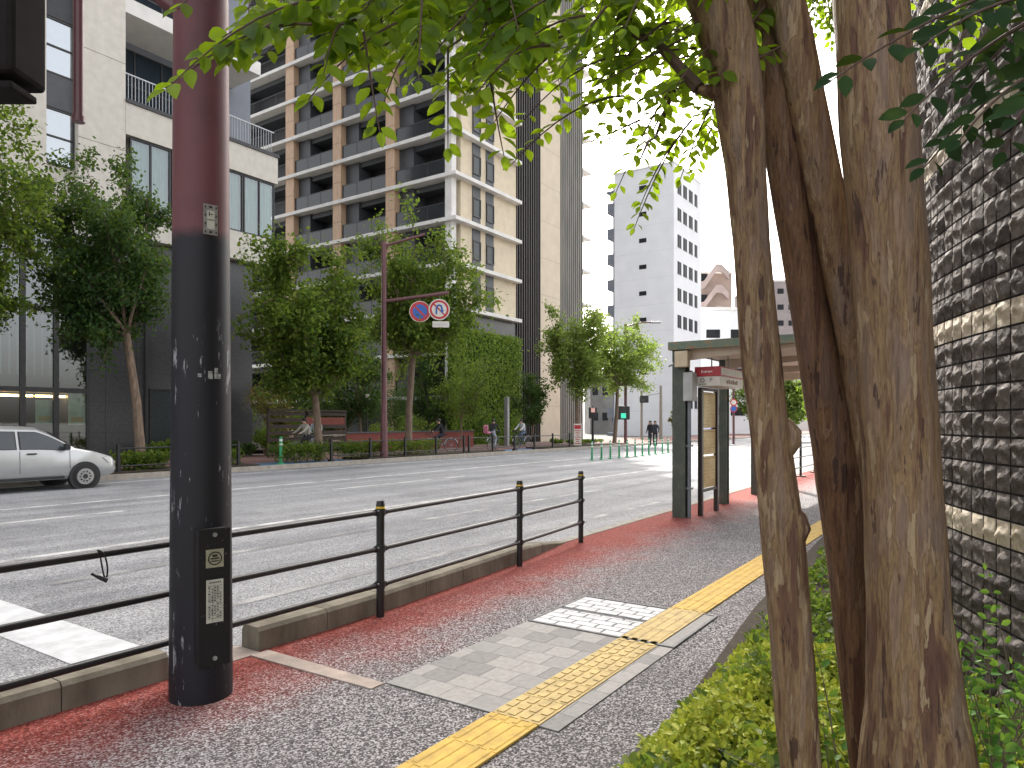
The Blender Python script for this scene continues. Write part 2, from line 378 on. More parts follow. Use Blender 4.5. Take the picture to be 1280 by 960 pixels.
g = MB(); g.box(-4.36, -4.10, 2.44, 3.01, .0, .036); g.prism([(-4.10,2.93,.03),(-3.0,2.96,.03),(-3.0,3.07,.03),(-4.10,3.07,.03)], (0,0,.008))
struct(g, 'drain_channel', pm('pinkish_concrete', (.44,.36,.31), (.28,.24,.21), 8, .9, bmp=.4, bscale=70))
# grey paving panel
PX0, PX1, PY0, PY1, GY1 = -3.0, -1.80, 3.08, 4.65, 5.62
MP = [pm('grey_paver_%d' % i, c, tuple(v*.78 for v in c), 25, .85, bmp=.3, bscale=150) for i, c in enumerate([(.30,.295,.285),(.25,.245,.24),(.35,.34,.325)])]
g = MB(); g.box(PX0, PX1, PY0, PY1, .0, .033, 3); rd = random.Random(3)
rows = 8; rh = (PY1-PY0)/rows
for r_ in range(rows):
    x = PX0-(.1 if r_ % 2 else 0)
    while x < PX1:
        a, b = max(x, PX0), min(x+.2, PX1)
        if b-a > .03 and not (a >= -2.21 and b <= -1.91): g.box(a+.0015, b-.0015, PY0+r_*rh+.0015, PY0+(r_+1)*rh-.0015, .033, .038, rd.randrange(3))
        x += .2
struct(g, 'paving_slabs', MP+[pm('joint_dark', (.08,.075,.07), (.05,.05,.045))])
# tactile strip
TX0, TX1 = -2.21, -1.915
def tactile(y0, y1, z, m, dashed=False, dx=0):
    g = MB(); y = y0; W = TX1-TX0
    while y < y1-.05:
        b = min(y+.298, y1); g.box(TX0+dx, TX1+dx, y+.0015, b-.0015, z-.012, z)
        for k in range(4):
            xc = TX0+dx+W*(k+.5)/4
            if dashed:
                for q in range(3):
                    ya = y+.02+q*.093; g.box(xc-.022, xc+.022, ya, min(ya+.075, b), z, z+.005)
            else: g.prism([(xc-.018,y+.012,z),(xc+.018,y+.012,z),(xc+.012,y+.02,z+.005),(xc-.012,y+.02,z+.005)], (0,b-y-.024,0))
        y += .3
    return struct(g, 'tactile_paving', m)
tactile(-3, 3.07, .046, M_yel); tactile(3.08, 4.64, .044, M_yel2, True); tactile(5.66, 45, .046, M_yel)
tactile(4.68, 5.64, .047, M_yel2)
# manhole with white blocks
e = empty('manhole_cover', (-2.5, 5.1, .03), 'recessed manhole cover filled with white interlocking blocks in a steel frame', 'manhole cover')
g = MB(); g.box(PX0, PX1, PY1+.006, GY1, .031, .036); g.build('tray', pm('joint_black', (.03,.03,.032), (.015,.015,.015)), e)
g = MB()
for a, b, c, d in ((PX0, PX1, PY1+.006, PY1+.03), (PX0, PX1, GY1-.022, GY1), (PX0, PX0+.02, PY1+.03, GY1-.022), (PX1-.02, PX1, PY1+.03, GY1-.022), (PX0+.02, TX0-.01, 5.12, 5.135)): g.box(a, b, c, d, .036, .046)
g.build('frame', pm('worn_frame_steel', (.24,.24,.24), (.14,.14,.14), 20, .8), e)
g = MB(); r_ = 0; y = PY1+.036
while y < GY1-.1:
    x = PX0+.025-(.10 if r_ % 2 else 0)
    while x < TX0-.03:
        a, b = max(x, PX0+.025), min(x+.186, TX0-.012)
        if b-a > .03 and not (y < 5.14 < y+.1): g.box(a, b, y, y+.088, .036, .043)
        elif b-a > .03: g.box(a, b, y, min(y+.088, 5.115), .036, .043)
        x += .20
    y += .1; r_ += 1
gi = MB(); gi.box(TX1+.008, PX1-.024, PY1+.034, GY1-.026, .036, .042); gi.build('edge_infill', MP[0], e)
g.build('blocks', pm('white_block', (.62,.63,.64), (.45,.46,.47), 15, .8, bmp=.3, bscale=90), e)
# markings
def mark(pts, m, z=.004): g = MB(); g.face([(x, y, z) for x, y in pts]); return struct(g, 'lane_marking', m)
mark([(-15.0,-60),(-14.85,-60),(-14.85,60),(-15.0,60)], M_worn)
for y in range(-40, 90, 10): mark([(-13.0,y+1.5),(-12.85,y+1.5),(-12.85,y+6.6),(-13.0,y+6.6)], M_worn)
mark([(-9.45,-60),(-9.3,-60),(-9.3,90),(-9.45,90)], M_worn); mark([(-7.75,3.2),(-7.6,3.2),(-7.6,70),(-7.75,70)], M_worn2)
mark([(-5.55,3.5),(-5.42,3.5),(-5.42,70),(-5.55,70)], M_worn2); mark([(-19.3,-60),(-19.15,-60),(-19.15,90),(-19.3,90)], M_worn)
mark([(-9.2,2.2),(-5.02,2.22),(-5.02,2.68),(-9.2,2.66)], M_white)
mark([(-20,46),(-5,46),(-5,46.5),(-20,46.5)], M_worn)
for k in range(14): mark([(-19.6+k*1.05,48),(-19.1+k*1.05,48),(-19.1+k*1.05,52),(-19.6+k*1.05,52)], M_worn)
# far side pavement
g = MB(); g.box(XF-8.5, XF-.2, -60, 300, -.02, .12); struct(g, 'far_pavement', pm('red_brown_pavement', (.22,.115,.10), (.14,.08,.07), 9, .9, bmp=.3))
g = MB(); y = -40
while y < 160: g.box(XF-.2, XF, y, y+.995, 0, .15); y += 1
struct(g, 'far_kerb', pm('pale_kerb', (.42,.38,.33), (.30,.27,.23), 5, .9))
p = hz(330, 587, .12); g = MB(); g.box(XF-1.8, XF-.2, 15.2, 19.5, .1, .125); struct(g, 'blue_lane_paint', pm('blue_paint', (.10,.22,.38), (.08,.17,.28), 8, .8))
g = MB(); g.box(XF-1.6, XF-.2, 29.5, 33, .1, .125); struct(g, 'blue_lane_paint', MATS['blue_paint'])
g = MB(); g.box(XF-7.4, XF-7.1, -20, 120, .1, .14); struct(g, 'path_edging', M_conc)
g = MB()
for a, b in ((-10, 14.8), (19.8, 29.3), (33.5, 44)): g.box(XF-1.7, XF-.2, a, b, .1, .2)
struct(g, 'planting_strip', M_soil)
g = MB(); g.box(-46, XF-8.0, 22.2, 35, .1, .22); struct(g, 'garden_soil', M_soil)
g = MB(); g.prism([(-1.33,1,.02),(-1.33,3.2,.02),(-1.62,6,.02),(-1.85,10,.02),(-1.9,14,.02),(.5,14,.02),(3,1,.02)], (0,0,.03)); struct(g, 'planting_bed', M_soil)
g = MB(); g.box(-1.9, 3, -4, 1, .02, .05); struct(g, 'planting_bed', M_soil)
#@@PART2
# ================================================================== LEFT BUILDING (cream, glass base)
XL = -28.0
e = empty('corner_building', (XL, 21, .12), 'cream building with curtained corner windows above a dark granite and glass ground floor', 'building')
def fz(px, py, x=XL): p = hx(px, py, x); return p.y, p.z
yE = fz(347, 300)[0]          # end of projecting box
yG = fz(322, 300)[0]          # granite end
yS = fz(157, 300)[0]          # step between tall cream part and terrace part
zB0 = fz(347, 335)[1]; zB1 = fz(277, 165)[1]; zW0 = fz(300, 290)[1]; zW1 = fz(300, 215)[1]
zG = fz(60, 275)[1]
TW = 34
y58 = fz(58, 200)[0]; y98 = fz(98, 200)[0]
g = MB(); g.box(-45, XL, -30, y58, zG, TW); g.box(-45, XL, y98, yS, zG, TW); g.box(-45, XL-.35, y58, y98, zG, TW)
g.build('wall', M_cream, e)
g = MB()
for z in (zG+3.35, zG+6.75, zG+10.1): g.box(XL-.003, XL+.004, y98, yS, z, z+.02)
g.build('wall_joint', M_concd, e)
# window strip
zc = [fz(78, q)[1] for q in (200, 134, 92, 60)]
def window(x, y0, y1, z0, z1, nm=1, glass=M_glassr, back=M_curt, parent=None, face='x', fr=.06, depth=.0, nh=0):
    g = MB(); 
    def bx_(a0, a1, c0, c1, d0, d1, m=0):
        if face == 'x': g.box(x+d0, x+d1, a0, a1, c0, c1, m)
        else: g.box(a0, a1, x-d1, x-d0, c0, c1, m)
    bx_(y0, y0+fr, z0, z1, -.08, .03); bx_(y1-fr, y1, z0, z1, -.08, .03)
    bx_(y0+fr, y1-fr, z0, z0+fr, -.08, .03); bx_(y0+fr, y1-fr, z1-fr, z1, -.08, .03)
    for k in range(1, nm):
        a = y0+(y1-y0)*k/nm; bx_(a-fr/2, a+fr/2, z0+fr, z1-fr, -.08, .028)
    for k in range(1, nh+1):
        a = z0+(z1-z0)*k/(nh+1); bx_(y0+fr, y1-fr, a-fr/2, a+fr/2, -.08, .02)
    f = g.build('window', M_dark, parent)
    p = MB()
    if face == 'x': p.face([(x-.02,y0+fr/2,z0+fr/2),(x-.02,y1-fr/2,z0+fr/2),(x-.02,y1-fr/2,z1-fr/2),(x-.02,y0+fr/2,z1-fr/2)])
    else: p.face([(y0+fr/2,x+.02,z0+fr/2),(y1-fr/2,x+.02,z0+fr/2),(y1-fr/2,x+.02,z1-fr/2),(y0+fr/2,x+.02,z1-fr/2)])
    p.build('pane', glass, f)
    if back:
        p = MB(); n = max(2, int((y1-y0)/.09)); pts = []
        for k in range(n+1):
            a = y0+fr+(y1-y0-2*fr)*k/n; dd = .16+.03*(k % 2)+.01*math.sin(k*1.7)
            pts.append((a, dd))
        for (a, da), (b, db) in zip(pts, pts[1:]):
            if face == 'x': p.face([(x-da,a,z0),(x-db,b,z0),(x-db,b,z1),(x-da,a,z1)])
            else: p.face([(a,x+da,z0),(b,x+db,z0),(b,x+db,z1),(a,x+da,z1)])
        p.build('pane_backing', back, f)  # with the dark interior material, a near-black sheet standing for an unlit room
    return f
zs = zG+.2; tops = [fz(78, q)[1] for q in (258, 205, 196, 134, 132, 86)]
st = zc[0]-zc[2]
z92 = fz(78, 92)[1]; z134 = fz(78, 134)[1]; z200 = fz(78, 205)[1]; z10 = z92+(z92-z134)*0+3.0
lev = z92
for k in range(5):
    zb = z92+(k-1)*(z92-z200)
    window(XL-.3, y58+.02, y98-.02, zb, zb+(z92-z200)*.62, 1, M_glassr, M_room, e, nh=1)
    g = MB(); g.box(XL-.33, XL-.26, y58+.02, y98-.02, zb+(z92-z200)*.62+.02, zb+(z92-z200)-.02); g.build('spandrel', M_charc if k % 2 else M_charl, e)
# terrace section, projecting box
g = MB(); zT = fz(165, 116)[1]
g.box(XL-7, XL+.02, yS, yE, zW1, zB1-.25); g.box(XL-7, XL+.02, yS, yE, zB0, zW0); g.box(XL-7, XL-.6, yS, yE-.02, zW0, zW1)
g.build('cream_band', M_cream, e)
g = MB(); g.box(XL-.4, XL+.08, yS, yE+.05, zB1-.25, zB1-.1); g.build('parapet_cap', M_charc, e)
g = MB()
y = yS+.1
while y < yE-.1: g.box(XL-.3, XL-.27, y, y+.02, zB1-.1, zB1+1.0); y += .14
g.box(XL-.31, XL-.26, yS, yE, zB1+1.0, zB1+1.05); g.build('terrace_railing', M_steel, e)
yw = yS+.2; n = 4
for k in range(4): a = yw+(yE-.1-yw)*k/4; window(XL-.1, a+.02, a+(yE-.1-yw)/4-.02, zW0+.03, zW1-.03, 2, M_glass, M_curt, e)
# tall set back part
xs = XL-2.2; yR = hx(313, 100, xs).y; yQ = hx(290, 100, xs).y
g = MB(); g.box(-45, xs, yS, yR, zB1-.3, TW); g.build('grey_tower_wall', pm('blue_grey_wall', (.20,.22,.26), (.17,.185,.22), 1, .7), e)
g = MB(); g.box(xs, xs+.5, yQ-2.1, yQ-.9, zB1-.3, TW); g.build('fin_wall', M_charc, e)
window(xs+.02, yS+.3, yQ-2.3, zB1+.0, zB1+3.0, 3, M_glassr, M_room, e, nh=1); window(xs+.02, yS+.3, yQ-2.3, zB1+4.0, zB1+7.0, 3, M_glassr, M_room, e, nh=1)
g = MB(); g.box(xs, XL, yS, yQ, zB1+3.3, zB1+3.9); g.build('terrace_ceiling', M_wslab, e)
# ground floors: granite and curtain wall
yC = fz(118, 400)[0]
g = MB(); g.box(-45, XL-.4, yC, yG, 0, zB0); g.build('granite_wall', M_gran, e)
g = MB(); g.box(XL-.4, XL-.3, fz(187, 400)[0], fz(190, 400)[0], 0, zB0); g.build('granite_fin', M_dark, e)
g = MB(); g.box(XL-1.2, XL-.2, -30, yC, zG-.25, zG); g.build('soffit', M_wslab, e)
hz1 = fz(60, 385)[1]; hz2 = fz(60, 487)[1]
cols_ = [fz(q, 400)[0] for q in (-260, -150, -60, 33, 75, 116)]
for a, b in zip(cols_, cols_[1:]):
    for z0, z1 in ((.15, hz2), (hz2, hz1), (hz1, zG-.25)): window(XL-.3, a, b, z0, z1, 1, M_glass, None, e, fr=.09)
g = MB()
y = cols_[0]
while y < cols_[-1]-.3: g.box(XL-1.75, XL-1.68, y, y+.05, hz2+.6, hz1+.9+.5*math.sin(y*.5)); y += .27
g.build('interior_louvre', pm('pale_fins', (.20,.22,.20), (.11,.12,.11), 2, .6), e)
g = MB(); g.box(XL-6, XL-5.8, -30, yC, 0, zG); g.box(XL-6, XL-.4, -30, yC, hz2-.02, hz2+.3); g.build('interior_wall', pm('interior_wall', (.045,.045,.042), (.02,.02,.02), .7, .9), e)
g = MB(); 
for a in (fz(3, 400)[0], fz(38, 400)[0], fz(82,400)[0]): g.box(XL-2.5, XL-2.3, a, a+1.0, hz2-.2, hz2-.12)
g.build('ceiling_light', emis('warm_light', (1, .62, .22), 4), e)
for (a, b, c, d) in ((44, 67, 500, 530), (85, 107, 490, 531)):
    ya, za = fz(a, d, XL-.5); yb, zb = fz(b, c, XL-.5)
    g = MB(); g.box(XL-.5, XL-.48, ya, yb, za, zb); p = g.build('poster', pm('poster_green', (.45,.58,.42), (.30,.42,.28), 3, .6), e)
    g = MB(); g.box(XL-.479, XL-.477, ya+.1, yb-.1, za+.1, za+.3); g.build('poster_picture', pm('poster_orange', (.55,.28,.08), (.35,.42,.12), 6, .6), p)
ya, yb = fz(190, 400)[0], fz(205, 400)[0]
window(XL-.38, ya+.1, ya+2.4, .15, 3.0, 2, M_glass, M_room, e)
g = MB(); y = yC+.6
while y < fz(186,400)[0]: g.box(XL-.40, XL-.396, y, y+.012, .1, zB0-.02); y += 1.2
for z in (1.2, 2.4, 3.6): g.box(XL-.40, XL-.396, yC, yG, z, z+.012)
g.build('granite_joint', M_black, e)

# ================================================================== APARTMENT TOWER
XT = -28.6; YT = 35.4
e = empty('apartment_tower', (XT, YT, .12), 'tall cream and charcoal apartment tower with white floor slabs and dark balconies', 'building')
P0 = 2.87; Z0 = 9.1; NL = 14; ZT = Z0+P0*NL
y645 = hx(645, 300, XT).y; y674 = hx(675, 300, XT).y; y699 = hx(700, 300, XT).y; y730 = hx(729, 300, XT).y; y740 = hx(740, 300, XT).y
DW = -60
core = MB(); core.box(DW, XT-1.2, YT+1.7, y730-1, 0, ZT); core.build('core_wall', M_charc, e)
g = MB(); g.box(XT-.9, XT, YT+.9, y645, Z0, ZT); g.build('beige_wall', M_beige, e)
g = MB(); g.box(XT-.93, XT-.03, YT+.9, y645, 0, Z0-.3); g.build('granite_base', M_gran, e)
g = MB(); g.box(XT-.6, XT-.05, YT+.02, YT+.5, 0, ZT); g.build('corner_column', M_wslab, e)
for k in range(-2, NL+1):
    z = Z0+P0*k; g = MB()
    if k >= 0: g.box(XT-.9, XT+.5, YT-.25, y645+.05, z-.24, z); g.box(DW, XT-.9, YT-.25, YT+1.7, z-.24, z)
    else: g.box(DW, XT-.9, YT-.25, YT+1.7, z-.24, z)
    g.build('floor_slab', M_wslab, e)
xc = [hy(q, 300, YT-.1).x for q in (552, 493, 482, 426, 416, 367, 357, 313, 300)]
cb = [(xc[2], xc[1]), (xc[4], xc[3]), (xc[6], xc[5]), (xc[6]-9.2, xc[6]-8.2)]
g = MB()
for a, b in cb: g.box(a, b, YT-.1, YT+.4, 0, ZT)
g.build('timber_column', M_wood, e); g = MB()
for a, b in cb:
    for k in range(-2, NL): g.box(a-.005, b+.005, YT-.104, YT-.1, Z0+P0*k+1.3, Z0+P0*k+1.32)
g.build('column_joint', M_charc, e)
bays = [(xc[1], XT-.62), (xc[3], xc[2]), (xc[5], xc[4]), (xc[6]-8.2, xc[6])]
M_bglass = pm('smoked_balcony_glass', (.025,.03,.033), (.018,.02,.022), 2, .12)
rd = random.Random(9)
for k in range(-2, 12):
    z = Z0+P0*k
    for j, (a, b) in enumerate(bays):
        g = MB(); g.box(a+.02, b-.02, YT+.02, YT+.05, z+1.02, z+1.07); n = int((b-a)/1.3)
        for q in range(n+1): x = a+.04+(b-a-.1)*q/n; g.box(x, x+.03, YT+.02, YT+.05, z+.0, z+1.02)
        if j == 3:
            x = a+.1
            while x < b: g.box(x, x+.02, YT+.03, YT+.045, z+.1, z+1.0); x += .13
        bl = g.build('balcony_railing', M_dark, e)
        if j < 3: g = MB(); g.face([(a+.04,YT+.035,z+.06),(b-.04,YT+.035,z+.06),(b-.04,YT+.035,z+1.01),(a+.04,YT+.035,z+1.01)]); g.build('balcony_glass', M_bglass, bl)
        # side wall, beam and window behind
        g = MB(); g.box(a, a+(b-a)*.30, YT+.4, YT+1.68, z+.002, z+P0-.26); g.box(a+(b-a)*.30, b, YT+.55, YT+1.68, z+P0-.62, z+P0-.26); g.build('balcony_wall', M_charl, e)
        window(YT+1.69, a+(b-a)*.32, b-.25, z+.05, z+2.0, 3, M_glassr, M_curt if rd.random() < .4 else M_room, e, face='y', fr=.07)
M_dpane = pm('dark_window_pane', (.06,.07,.075), (.035,.04,.045), 1.2, .35, spec=.3)
# street face window strips
ya0, ya1 = hx(590, 300, XT).y, hx(600, 300, XT).y; yb0, yb1 = hx(607, 300, XT).y, hx(616.5, 300, XT).y
for k in range(0, 13):
    z = Z0+P0*k
    for a, b in ((ya0, ya1), (yb0, yb1)):
        g = MB(); g.box(XT, XT+.05, a, b, z+.02, z+.55); g.build('lower_panel', M_charl, e); g = MB(); g.box(XT, XT+.05, a, b, z+1.85, z+P0-.26); g.build('upper_panel', M_charl, e)
        window(XT+.09, a+.02, b-.02, z+.56, z+1.84, 1, M_dpane, M_curt if (k*2+(a > 38)) % 3 else M_room, e, fr=.07)
# louvres
g = MB(); g.box(XT-.9, XT-.2, y645+.02, y674, 0, ZT); g.build('louvre_back', pm('louvre_back', (.10,.09,.085), (.07,.065,.06), 2, .8), e)
g = MB(); n = 11
for k in range(n): y = y645+.1+(y674-y645-.15)*k/(n-1); g.box(XT-.2, XT+.06, y-.045, y+.045, 0, ZT)
k = 3
while k < ZT: g.box(XT-.19, XT-.12, y645+.05, y674, k, k+.06); k += .96
g.build('louvre', pm('louvre_brown', (.045,.038,.035), (.03,.026,.025), 3, .5), e)
g = MB(); g.box(XT-2, XT+.02, y674+.01, y699, 0, ZT); g.build('pale_wall', pm('pale_beige_panel', (.62,.54,.42), (.55,.47,.37), 1.2, .8), e)
g = MB()
for k in range(1, 17): g.box(XT+.02, XT+.023, y674+.02, y699, k*P0, k*P0+.015)
g.build('panel_joint', M_concd, e)
g = MB(); g.box(XT-2, XT-.02, y699+.01, y730, 0, ZT)
y = y699+.12
while y < y730: g.box(XT-.02, XT+.06, y, y+.12, 0, ZT); y += .35
g.build('ribbed_wall', pm('ribbed_grey', (.25,.24,.22), (.17,.165,.15), 1.5, .7, stretch=(1,1,.2)), e)
for k in range(0, NL):
    z = Z0+P0*k; g = MB(); g.box(XT-3, XT-.05, y730, y740, z-.3, z-.12); g.build('end_balcony', M_wslab, e)
g = MB(); g.box(XT-3, XT-1.2, y730, y730+.3, 0, ZT); g.build('end_wall', M_wslab, e)
# green wall
yg0 = hx(572, 500, XT+.5).y; zg = hx(620, 418, XT+.6).z
e = empty('green_wall', (XT+.4, 39, .12), 'tall box of bright green ivy climbing over the base of the tower', 'climbing plant')
g = MB(); g.box(XT-.02, XT+.28, YT-.4, y645-.2, 0, zg-.1); g.build('backing', pm('ivy_backing', (.03,.05,.02), (.02,.03,.015), 6, .95), e)
n = 17000; P = np.stack([np.full(n, XT+.3)+rng.random(n)*.28, YT-.45+(y645-.0-YT+.45)*rng.random(n), zg*rng.random(n)**.95], 1)
P[:, 2] += .12*np.sin(P[:, 1]*3.1)*(P[:, 2]/zg)
top = rng.random(n) < .08; P[top, 2] = zg+.1*rng.normal(size=top.sum()); P[top, 0] = XT+.55*rng.random(top.sum())
sd_ = rng.random(n) < .1; P[sd_, 1] = YT-.45+.1*rng.normal(size=sd_.sum()); P[sd_, 0] = XT+.6*rng.random(sd_.sum())
D = np.array([.5, 0, -1.]) + rng.normal(size=(n, 3))*.45; N = np.array([1., 0, .5]) + rng.normal(size=(n, 3))*.45
leaf_mesh('ivy_leaves', P, D, N, .15*(.6+.7*rng.random(n)), L_ivy, LEAF_SMALL, e)

# ================================================================== WHITE BUILDING
XW = -29.5; c_ = hx(842, 203, XW); YW = c_.y; zWt = c_.z; yW2 = hx(876, 300, XW).y; xW2 = hy(768, 300, YW).x
e = empty('white_office_building', (XW, YW, 0), 'slender white ten storey building with small slot windows on its side', 'building')
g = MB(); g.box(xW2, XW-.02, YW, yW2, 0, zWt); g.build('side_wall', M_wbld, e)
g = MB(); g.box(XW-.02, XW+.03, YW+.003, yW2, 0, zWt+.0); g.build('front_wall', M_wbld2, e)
g = MB(); g.box(xW2-.1, XW+.1, YW-.08, YW+.1, zWt, zWt+.18); g.box(XW-.1, XW+.1, YW+.1, yW2, zWt, zWt+.18); g.build('parapet', M_wslab, e)
ph = (hx(848, 240, XW).z-hx(848, 407, XW).z)/5
zr = hx(851, 229, XW).z
for r_ in range(10):
    zt = zr-r_*ph
    if zt < 4: break
    for c in range(4):
        a = hx(846.5+7.1*c, 300, XW).y; b = hx(846.5+7.1*c+(4.9 if c < 3 else 3.6), 300, XW).y
        g = MB(); g.box(XW+.028, XW+.036, a, b, zt-1.5, zt); wn = g.build('window', pm('window_dark', (.02,.022,.025), (.012,.013,.015), 2, .6, spec=.2), e)
        g = MB(); g.box(XW+.036, XW+.07, a, b, zt-1.5, zt-1.42); g.box(XW+.036, XW+.06, (a+b)/2-.05, (a+b)/2+.05, zt-1.42, zt); g.build('frame', M_charl, wn)
ps = (hy(802, 433, YW).z); 
for r_ in range(10):
    z = ps+(r_-3)*ph
    a, b = hy(799, 300, YW).x, hy(808, 300, YW).x
    if z > 2: g = MB(); g.box(a, b, YW-.03, YW+.0-.002, z-.25, z+.25); g.build('slot_window', MATS['window_dark'], e)
g = MB()
for r_ in range(11): z = zWt-3.4-r_*ph; g.box(xW2-1.25, xW2-.01, YW+.6, YW+3, z-.9, z+.35)
g.box(xW2-1.3, xW2-.01, YW+.5, YW+3.2, zWt-1.9, zWt-1.6); g.box(xW2-.35, xW2-.01, YW+.3, YW+4, 0, zWt-1.2)
g.build('side_balconies', pm('bluegrey_balcony', (.20,.22,.26), (.15,.165,.2), 2, .8), e)
g = MB(); 
for k in range(1, 10): g.box(xW2, XW-.02, YW-.004, YW, zWt-k*ph-.5, zWt-k*ph-.48)
g.build('joint', pm('white_joint', (.5,.51,.54), (.45,.46,.49), 2), e)
# ================================================================== FAR BUILDINGS
def block(name, px0, px1, D, ztop_px, depth, mat, label, rows=0, colsn=0, wm=None):
    """far block: street corner seen at depth D (view depth)"""
    a = hd(px0, 528, D); z = 1.6+(528-ztop_px)/F*D; b = a+RT*((px1-px0)/F*D)
    e = empty(name, (a.x, a.y, 0), label, 'building')
    g = MB(); g.prism([(a.x,a.y,0),(b.x,b.y,0),(b.x-SA*depth,b.y+CA*depth,0),(a.x-SA*depth,a.y+CA*depth,0)], (0,0,z)); g.build('wall', mat, e)
    g = MB(); c = (a+b)/2+FW*depth/2; g.obox((c.x,c.y,z+.2), RT*((b-a).length/2+.15), FW*(depth/2+.15), (0,0,.2)); g.build('roof', M_wslab, e)
    for r_ in range(rows):
        for q in range(colsn):
            p = a.lerp(b, (q+.5)/colsn); zz = z-(z-1)*(r_+.6)/rows; ww = (b-a).length/colsn*.28
            g = MB(); g.obox((p.x+SA*.03, p.y-CA*.03, zz), RT*ww, FW*.03, (0,0,.55)); g.build('window', MATS['window_dark'], e)
    return e
M_brn = pm('brown_tile', (.36,.27,.23), (.29,.22,.19), 1, .8)
eb = block('balcony_apartment_block', 874, 915, 104, 342, 14, M_brn, 'distant pinkish brown apartment block with sweeping curved balconies')
for k in range(6):
    g = MB(); D = 103.4; z = 1.6+(528-352)/F*D-k*3.05; pts = []; lo = []
    for q in range(13):
        px = 875+q*3; u = q/12; zz = z+2.4*min(1, max(0, (u-.15)/.42))-.9*max(0, (u-.78)/.22)
        p = hd(px, 528, D-1.0*math.sin(u*3.1)); pts.append((p.x, p.y, zz)); lo.append((p.x, p.y, zz-1.1))
    for a, b, c, d in zip(pts, pts[1:], lo[1:], lo): g.prism([a, b, c, d], FW*.4)
    g.build('balcony', pm('balcony_beige', (.40,.32,.30), (.35,.28,.26), 1, .8), eb)
    g = MB(); a = hd(876, 528, D+.3); b = hd(884, 528, D+.3); g.prism([(a.x,a.y,z-.2),(b.x,b.y,z-.2),(b.x,b.y,z+1.2),(a.x,a.y,z+1.2)], FW*.2); g.build('window', MATS['window_dark'], eb)
block('low_white_building', 876, 968, 92, 388, 12, M_wbld2, 'lower white block behind the bus shelter', 3, 3)
block('grey_office_block', 955, 1010, 150, 352, 20, pm('warm_grey', (.30,.26,.26), (.24,.21,.21), .5, .8), 'distant grey brown block seen between the two leaning trunks', 9, 4)
block('pale_office_block', 1015, 1110, 120, 470, 20, pm('pale_grey_wall', (.42,.42,.42), (.36,.36,.36), .5, .8), 'low pale grey building far along the pavement', 3, 6)
block('beige_shop_building', 780, 880, 108, 500, 8, pm('shopfront_beige', (.33,.32,.30), (.25,.24,.23), .8, .8), 'low beige shop row behind the white building', 2, 6)
block('grey_corner_block', 738, 775, 98, 470, 8, pm('shopfront_grey', (.18,.18,.18), (.12,.12,.12), .8, .8), 'dark low shop building between the tower and the white building', 2, 3)

# ================================================================== TILED ROUND BUILDING (right)
Cv = RT*9.19+FW*2.13; RC = 7.0
e = empty('round_tiled_building', (Cv.x, Cv.y, 0), 'round building clad in rough dark split stone tiles with pale tile bands', 'building')
TP = .1275
M_td, t_, b_ = base('split_tile_dark', .8); gn = t_.nodes.new('ShaderNodeNewGeometry')
c0 = ramp(t_, gn.outputs['Random Per Island'], [(0, (.075,.060,.058)), (.5, (.125,.102,.095)), (1, (.20,.172,.16))]); nn = tex(t_, 'Noise', 45, 6, rough=.7)
t_.links.new(mixc(t_, math_(t_, 'MULTIPLY', nn.outputs[0], .6), c0, (.05,.043,.043)), b_.inputs['Base Color']); bump(t_, b_, math_(t_, 'ADD', tex(t_, 'Voronoi', 17).outputs['Distance'], math_(t_, 'MULTIPLY', tex(t_, 'Noise', 60, 5, rough=.7).outputs[0], .35)), 1.0, .035)
M_tl, t_, b_ = base('split_tile_pale', .8); gn = t_.nodes.new('ShaderNodeNewGeometry')
c0 = ramp(t_, gn.outputs['Random Per Island'], [(0, (.42,.36,.28)), (1, (.60,.53,.43))]); nn = tex(t_, 'Noise', 40, 6, rough=.7)
t_.links.new(mixc(t_, math_(t_, 'MULTIPLY', nn.outputs[0], .5), c0, (.30,.24,.18)), b_.inputs['Base Color']); bump(t_, b_, math_(t_, 'ADD', tex(t_, 'Voronoi', 17).outputs['Distance'], math_(t_, 'MULTIPLY', tex(t_, 'Noise', 60, 5, rough=.7).outputs[0], .35)), .8, .025)
g = MB(); n = 160
for k in range(n):
    a, b = 2*math.pi*k/n, 2*math.pi*(k+1)/n; r_ = RC-.005
    g.face([(Cv.x+r_*math.cos(a),Cv.y+r_*math.sin(a),0),(Cv.x+r_*math.cos(b),Cv.y+r_*math.sin(b),0),(Cv.x+r_*math.cos(b),Cv.y+r_*math.sin(b),24),(Cv.x+r_*math.cos(a),Cv.y+r_*math.sin(a),24)])
g.face([(Cv.x+RC*math.cos(2*math.pi*k/n),Cv.y+RC*math.sin(2*math.pi*k/n),24) for k in range(n)])
g.build('wall_core', pm('tile_joint', (.035,.031,.030), (.022,.02,.02), 20, .95), e)
ang0 = math.atan2(-Cv.y, -Cv.x)           # towards the camera
